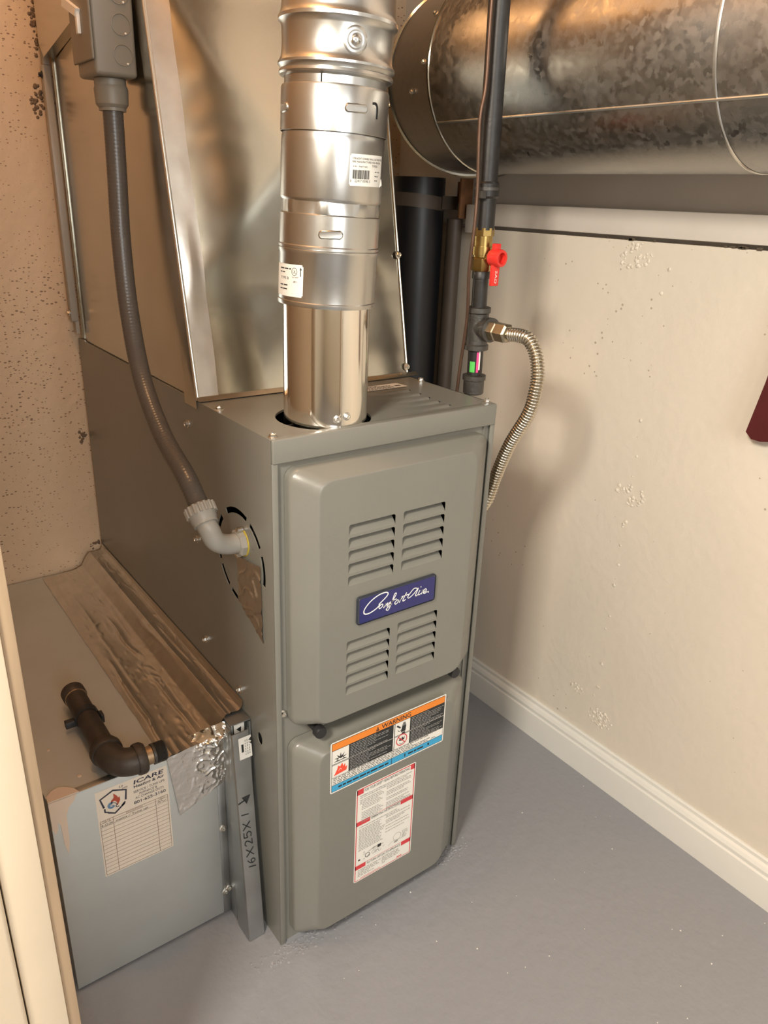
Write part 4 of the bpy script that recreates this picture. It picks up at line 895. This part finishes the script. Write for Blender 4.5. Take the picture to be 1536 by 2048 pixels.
for ch, zz, wd_, x0_ in (('1', 0.1415, 0.012, -0.0165), ('6', 0.1500, 0.0105, -0.0175), ('X', 0.1655, 0.0145, -0.0185), ('2', 0.1855, 0.0115, -0.0195), ('5', 0.2000, 0.0125, -0.0200), ('X', 0.2165, 0.0130, -0.0205), ('1', 0.2420, 0.010, -0.0215)):
    for g_ in GLY[ch]: MK.stroke([(x0_ - 0.0125 * v_, zz + wd_ * u_) for u_, v_ in g_], 0.0015, P_BLACK, 1)
MK.stroke([(-0.037, 0.267), (-0.0245, 0.2705)], 0.0018, P_BLACK, 1)
MK.poly([(-0.0305, 0.2760), (-0.0165, 0.2765), (-0.0235, 0.2620)], P_BLACK, 1)
MK.build('marker_writing', FC, 'black marker size and arrow')
CL = Print(lambda x, y, o: cpt(-0.0285 + x, 0.342 + y, -o - 0.0004)); CL.rrect(0, 0, 0.0205, 0.037, 0.001, P_WHITE, 0)
CL.rect(0.004, 0.012, 0.0075, 0.0255, P_BLACK, 2)
for k in range(3):
    for q in range(6): CL.rect(0.0098 + 0.0032 * k, 0.006 + q * 0.0045, 0.0112 + 0.0032 * k, 0.009 + q * 0.0045 + random.uniform(-0.001, 0.001), P_GREY, 2)
CL.poly([(0.0165, 0.030), (0.0205, 0.034), (0.0205, 0.0265)], P_BLACK, 2); CL.poly([(0.0178, 0.024), (0.0205, 0.027), (0.0205, 0.021)], P_BLACK, 2)
CL.build('cover_label', FC, 'small white maker label at the top')
FI = thing('air_filter', 'white edged air filter showing above the leaning cover', 'filter', (-0.016, 0.4, 0.0))
obj('filter_frame', box(-0.0300, -0.0055, 0.083, 0.700, 0.004, 0.392, 0.001), CARD, FI)
AF = Print(lambda x, y, o: (-0.0290 + x, 0.0828 - o, 0.352 + y)); AF.poly([(0.006, 0.031), (0.014, 0.034), (0.013, 0.022), (0.011, 0.026)], P_BLACK, 1); AF.rect(0, 0.0, 0.002, 0.04, P_BLACK, 1); AF.rect(0.019, 0, 0.023, 0.04, P_BLACK, 1)
AF.build('arrow_print', FI, 'black flow arrow')

# ================================================================== IRON PIPE LYING ON THE DUCT
IP = thing('iron_pipe', 'dark brown iron pipe with elbow lying on the return duct top', 'pipe', (-0.19, 0.2, ZT))
zp = ZT + 0.0230
pA, pB = Vector((-0.196, 0.300, zp)), Vector((-0.197, 0.128, zp))
obj('long_pipe', cyl(pA, pB, 0.0158, 28), RUSTIRON, IP)
obj('pipe_coupling', lathe([(0.0145, 0.0), (0.0180, 0.001), (0.0180, 0.016), (0.0165, 0.018)], pA + Vector((0, 0.006, 0)), (0, -1, 0), 28), RUSTIRON, IP)
obj('thread_ring', lathe([(0.0162, 0), (0.0168, 0.001), (0.0162, 0.003)], pA + Vector((0, -0.0125, 0)), (0, -1, 0), 28), RUSTYBRASS, IP)
el = spline([(-0.197, 0.150, zp), (-0.1965, 0.128, zp), (-0.190, 0.108, zp), (-0.176, 0.0985, zp), (-0.156, 0.0965, zp)], 8)
obj('elbow', join(tube(el, lambda i: 0.0195, 28), lathe([(0.0215, 0), (0.0225, 0.002), (0.0225, 0.010), (0.0205, 0.013)], (-0.170, 0.0975, zp), (1, 0, 0), 28), lathe([(0.0215, 0), (0.0225, 0.002), (0.0225, 0.010), (0.0205, 0.013)], (-0.1970, 0.132, zp), (0, 1, 0), 28)), RUSTIRON, IP, ang=50)
nd = Vector((1, -0.02, 0.0)); p0 = Vector((-0.160, 0.0970, zp))
obj('nipple', lathe([(0.0130, 0), (0.0130, 0.016)], p0, nd, 28), RUSTYBRASS, IP, 'stained brass-coloured nipple')
th = [(0.0138, 0.013), (0.0150, 0.0135), (0.0150, 0.017)]
for k in range(9): th += [(0.0150, 0.017 + k * 0.0017), (0.0138, 0.017 + k * 0.0017 + 0.00085)]
th += [(0.0135, 0.0325), (0.0115, 0.0325), (0.0112, 0.020)]
obj('threaded_end', lathe(th, p0, nd, 32), GREYIRON, IP, ang=20)
obj('pipe_clip', join(box(-0.226, -0.196, 0.236, 0.246, ZT + 0.008, ZT + 0.019, 0.001), lathe([(0.0166, -0.006), (0.0178, -0.006), (0.0178, 0.006), (0.0166, 0.006)], (-0.196, 0.232, zp), (0, 1, 0), 28, caps=False, closed=True), box(-0.1785, -0.174, 0.218, 0.232, ZT + 0.012, ZT + 0.026, 0.0008)), BLACK, IP, 'black hanger clip')

# ================================================================== ROUND TRUNK DUCT
TR = thing('round_duct', 'large round spangled galvanised duct along the right wall', 'duct', (0.605, -0.5, 1.17))
cx, cz, rr = 0.605, 1.32, 0.15
def ringpts(y, r=rr, n=72): return [(cx + r * math.cos(2 * pi * k / n), y, cz + r * math.sin(2 * pi * k / n)) for k in range(n)]
def loft(rings):
    n = len(rings[0]); V = [p for r in rings for p in r]; F = []
    for i in range(len(rings) - 1):
        for k in range(n): F.append([i * n + k, i * n + (k + 1) % n, (i + 1) * n + (k + 1) % n, (i + 1) * n + k])
    return V, F
obj('duct_section', fix_normals(loft([ringpts(y) for y in (-2.6, -2.0, -1.4, -0.8, -0.199)])), GALVS, TR)
obj('duct_section', fix_normals(loft([ringpts(-0.203, rr + 0.0008), ringpts(-0.19, rr + 0.0008), ringpts(0.05, rr + 0.0008), ringpts(0.28, rr + 0.0008), ringpts(0.302, rr + 0.0008)])), GALVS, TR)
obj('joint_ring', fix_normals(loft([ringpts(-0.2055, rr + 0.0004), ringpts(-0.204, rr + 0.0016), ringpts(-0.202, rr + 0.0016), ringpts(-0.2005, rr + 0.0004)])), STEEL, TR)
obj('joint_ring', fix_normals(loft([ringpts(0.2975, rr + 0.0004), ringpts(0.299, rr + 0.0025), ringpts(0.302, rr + 0.0028), ringpts(0.304, rr + 0.0004)])), GALV, TR)
# gored elbow into the wall
Rb = 0.165; n = 72
def gore(a, r):
    C = Vector((cx + Rb - Rb * math.cos(a), 0.302 + Rb * math.sin(a), cz)); e = Vector((math.cos(a), -math.sin(a), 0))
    return [tuple(C + e * (r * math.cos(2 * pi * k / n)) + Vector((0, 0, r * math.sin(2 * pi * k / n)))) for k in range(n)]
angs = [0, 30, 60, 90]
for a0, a1 in zip(angs, angs[1:]):
    g = loft([gore(math.radians(a0), rr), gore(math.radians(a1), rr)]); obj('elbow_gore', fix_normals(g), GALVS, TR)
for a0 in (30, 60):
    q = math.radians(a0); obj('gore_seam', fix_normals(loft([gore(q - 0.010, rr + 0.0), gore(q - 0.004, rr + 0.0035), gore(q + 0.004, rr + 0.0035), gore(q + 0.010, rr)])), GALV, TR)
sa = math.radians(-148)
obj('lock_seam', tube([(cx + (rr + 0.0008) * math.cos(sa + 0.03 * (y - 0.3)), y, cz + (rr + 0.0008) * math.sin(sa + 0.03 * (y - 0.3))) for y in (0.297, 0.1, -0.1, -0.3, -0.6, -1.2, -2.0, -2.6)], 0.0020, 8), GALVD, TR, 'bright longitudinal lock seam')
for deg, y in ((150, 0.313), (178, 0.312), (-168, 0.36)):
    a = math.radians(deg); obj('screw', screw((cx + rr * math.cos(a) + (0.013 if y > 0.35 else 0), y, cz + rr * math.sin(a)), (math.cos(a), 0, math.sin(a)), 0.0036), STEEL, TR)
for k, (deg, y) in enumerate(((168, -0.213), (-150, 0.165))):
    a = math.radians(deg); obj('paint_fleck', lathe([(0.0028, 0), (0.0022, 0.0006)], (cx + (rr + .001) * math.cos(a), y, cz + (rr + .001) * math.sin(a)), (math.cos(a), 0, math.sin(a)), 8), CARD, TR)

# ================================================================== GAS LINE
GP = thing('gas_pipe', 'black iron gas pipe with valve and tee beside the furnace', 'pipe', (0.419, 0.103, 0.84))
gx, gy = 0.4185, 0.103
def gpt(z): return Vector((0.4200 - (z - 0.95) * 0.020, gy, z))
GA = (gpt(1.3) - gpt(0.9)).normalized()
obj('riser', cyl(gpt(1.085), gpt(2.295), 0.0150, 28), BLACKIRON, GP)
obj('riser_collar', lathe([(0.0155, 0), (0.018, 0.003), (0.018, 0.02), (0.0155, 0.023)], gpt(1.128), GA, 28), BLACKIRON, GP)
obj('pipe_hook', join(lathe([(0.0190, 0), (0.0190, 0.004)], gpt(1.139), GA, 24), box(0.392, 0.402, 0.088, 0.10, 1.128, 1.138)), GREYIRON, GP)
BV = obj('ball_valve', join(lathe([(0.0135, 0), (0.0158, 0.001), (0.0158, 0.012)], gpt(1.076), GA, 8), lathe([(0.0140, 0), (0.0140, 0.030)], gpt(1.047), GA, 28), lathe([(0.0158, 0), (0.0158, 0.012)], gpt(1.050), GA, 28), lathe([(0.0150, 0), (0.0160, 0.002), (0.0160, 0.018), (0.0140, 0.02)], gpt(1.027), GA, 8), lathe([(0.0065, 0), (0.0065, 0.018)], gpt(1.048), (0, -1, 0), 16)), BRASS, GP, 'brass ball valve body', ang=25)
hp = Vector((0.4185, 0.083, 1.0475)); hd = Vector((0.10, -1, 0.0)).normalized()
hub = lathe([(0.006, 0.0), (0.0115, 0.0), (0.0125, 0.002), (0.0125, 0.018), (0.0118, 0.020), (0.0082, 0.020), (0.0078, 0.010), (0.003, 0.009)], hp, hd, 28)
lever = box(-0.0075, 0.0075, -0.0030, 0.0030, -0.040, -0.006, 0.0015, 2); tab = box(-0.0065, 0.0065, -0.003, 0.004, 0.008, 0.020, 0.0015, 2)
off_ = hp + hd * 0.008
HV = obj('valve_handle', join(hub, ([v + off_ for v in lever[0]], lever[1]), ([v + off_ for v in tab[0]], tab[1])), RED, GP, 'red plastic valve handle', ang=35)
HT = Print(lambda x, y, o: (off_.x + y, off_.y - 0.003 - o, off_.z - 0.036 + x)); HT.text('GAS', 0.0, -0.002, 0.0045, P_WHITE, 0.018, 1)
k0 = [Vector(v) for v in HT.V]
obj('handle_lettering', (HT.V, HT.F, HT.I), HT.mats, HV, smooth=False)
obj('nipple', join(cyl(gpt(0.968), gpt(1.029), 0.0118, 24), lathe([(0.0135, 0), (0.0135, 0.010), (0.0120, 0.012)], gpt(1.016), GA, 24)), BLACKIRON, GP)
tz = 0.9425
TE = join(lathe([(0.0165, 0.0), (0.0190, 0.001), (0.0190, 0.008), (0.0168, 0.010), (0.0168, 0.056), (0.0190, 0.058), (0.0190, 0.065), (0.0165, 0.066)], gpt(0.908), GA, 32), lathe([(0.0150, 0.0), (0.0150, 0.022), (0.0185, 0.024), (0.0185, 0.031), (0.0160, 0.032)], gpt(tz), (0, -1, 0), 32))
obj('tee', TE, GREYIRON, GP, 'grey malleable iron tee', ang=28)
DL = obj('drip_leg', cyl(gpt(0.868), gpt(0.910), 0.0120, 24), BLACKIRON, GP)
def on_leg(ang0, zc):
    def f(x, y, o):
        a = math.radians(ang0) + x / 0.0120; c = gpt(zc + y); return (c.x + (0.0122 + o) * math.cos(a), c.y + (0.0122 + o) * math.sin(a), c.z)
    return f
st = Print(on_leg(205, 0.874)); st.rect(-0.004, 0.0, 0.0045, 0.017, P_GREEN, 0, 6); st.rect(0.0065, 0.0, 0.0100, 0.032, P_PINK, 0, 4); st.rect(0.0100, 0.004, 0.0125, 0.034, P_WHITE, 0, 3)
st.build('pipe_sticker', DL, 'bright green and pink tag stripes')
obj('drip_cap', lathe([(0.0150, 0.0), (0.0165, 0.002), (0.0165, 0.022), (0.0185, 0.023), (0.0185, 0.030), (0.0150, 0.031)], gpt(0.838), GA, 28), GREYIRON, GP, ang=28)
# corrugated connector
FX = thing('gas_connector', 'corrugated stainless flexible gas connector looping beside the furnace', 'hose', (0.42, 0.0, 0.8))
obj('flare_nut', lathe([(0.0130, 0.0), (0.0150, 0.001), (0.0150, 0.014), (0.0125, 0.016)], gpt(tz) + Vector((0, -0.030, 0)), (0, -1, 0), 6), mat('dull_nickel', (0.50, 0.44, 0.33), 0.35, 1.0, var=0.12, vscale=90), FX, 'hexagonal adapter', ang=20)
obj('flare_nut', lathe([(0.0120, 0.0), (0.0148, 0.002), (0.0148, 0.020), (0.0120, 0.023), (0.0085, 0.024), (0.0085, 0.036)], gpt(tz) + Vector((0, -0.045, 0)), (0, -1, 0), 6), MATS['dull_nickel'], FX, ang=20)
fp = spline([(0.4205, 0.030, 0.9425), (0.421, 0.012, 0.9435), (0.422, -0.006, 0.940), (0.4235, -0.020, 0.922), (0.4245, -0.0275, 0.893), (0.4240, -0.0265, 0.865), (0.4235, -0.0185, 0.832), (0.420, 0.010, 0.776), (0.414, 0.026, 0.723), (0.405, 0.033, 0.680), (0.394, 0.050, 0.650), (0.3845, 0.066, 0.640)], 30)
fp = resample(fp, 0.00092)
obj('corrugated_hose', tube(fp, lambda i: 0.0088 + 0.0017 * (1 if (i % 5) in (0, 1) else (0.1 if (i % 5) in (2, 4) else -0.9)), 16), CORR, FX, ang=80)
# thin copper line hanging beside the gas pipe
cp = spline([(0.387, 0.085, 2.295), (0.386, 0.085, 1.60), (0.381, 0.085, 1.366), (0.382, 0.085, 1.271), (0.376, 0.085, 1.225), (0.382, 0.086, 1.142), (0.381, 0.085, 1.092), (0.3815, 0.090, 1.03), (0.392, 0.098, 0.96), (0.3985, 0.112, 0.885), (0.400, 0.12, 0.80)], 12)
obj('copper_line', tube(cp, 0.0026, 10), COPPER, label='thin brown copper line hanging beside the black gas pipe', cat='tube')

# ================================================================== PIPES AND BRACKET BEHIND THE FURNACE
BP = thing('drain_stack', 'thick black plastic drain pipe in the dark gap behind the plenum', 'pipe', (0.672, 0.578, 0))
obj('stack_pipe', cyl((0.672, 0.578, 0.0), (0.672, 0.578, 1.166), 0.054, 40), ABS, BP)
obj('stack_coupling', lathe([(0.055, 0), (0.059, 0.002), (0.059, 0.07), (0.055, 0.072)], (0.672, 0.578, 0.62), (0, 0, 1), 40), ABS, BP)
obj('pipe_strap', fix_normals(join(lathe([(0.0545, -0.013), (0.0558, -0.013), (0.0558, 0.013), (0.0545, 0.013)], (0.672, 0.578, 1.118), (0.10, 0.0, 1), 40, caps=False, closed=True), box(0.690, 0.738, 0.5222, 0.5236, 1.106, 1.132))), BROWN, BP, 'dull metal strap round the black pipe')
obj('brown_pipe', cyl((0.722, 0.518, 0.0), (0.718, 0.512, 1.088), 0.0165, 24), BROWN, label='narrow brown vertical pipe on the wall right of the black drain', cat='pipe')
RB = thing('rusty_bracket', 'rusty angle bracket under the round duct by the sill board', 'bracket', (0.725, 0.49, 1.06))
obj('bracket_plate', fix_normals(join(box(0.700, 0.7325, 0.478, 0.484, 1.09, 1.166, 0.001), box(0.7265, 0.7325, 0.484, 0.520, 1.12, 1.160, 0.001))), RUST, RB)
obj('wood_block', box(0.7335 - 0.024, 0.7325, 0.440, 0.470, 1.064, 1.118, 0.002), BOARDW, label='small cream painted wood block by the rusty bracket', cat='block')
# ================================================================== MAROON BAR AT THE RIGHT EDGE
MB = [(-0.2025, 0.811), (-0.213, 0.802), (-0.228, 0.8015), (-0.247, 0.806), (-0.257, 0.822), (-0.266, 0.905), (-0.282, 1.02), (-0.232, 1.02), (-0.2155, 0.890)]
obj('maroon_bar', fix_normals(prism(MB, 0.713, 0.7385, 'x')), MAROON, label='dark maroon flat bar with a blunt lower end on the right wall', cat='bar')
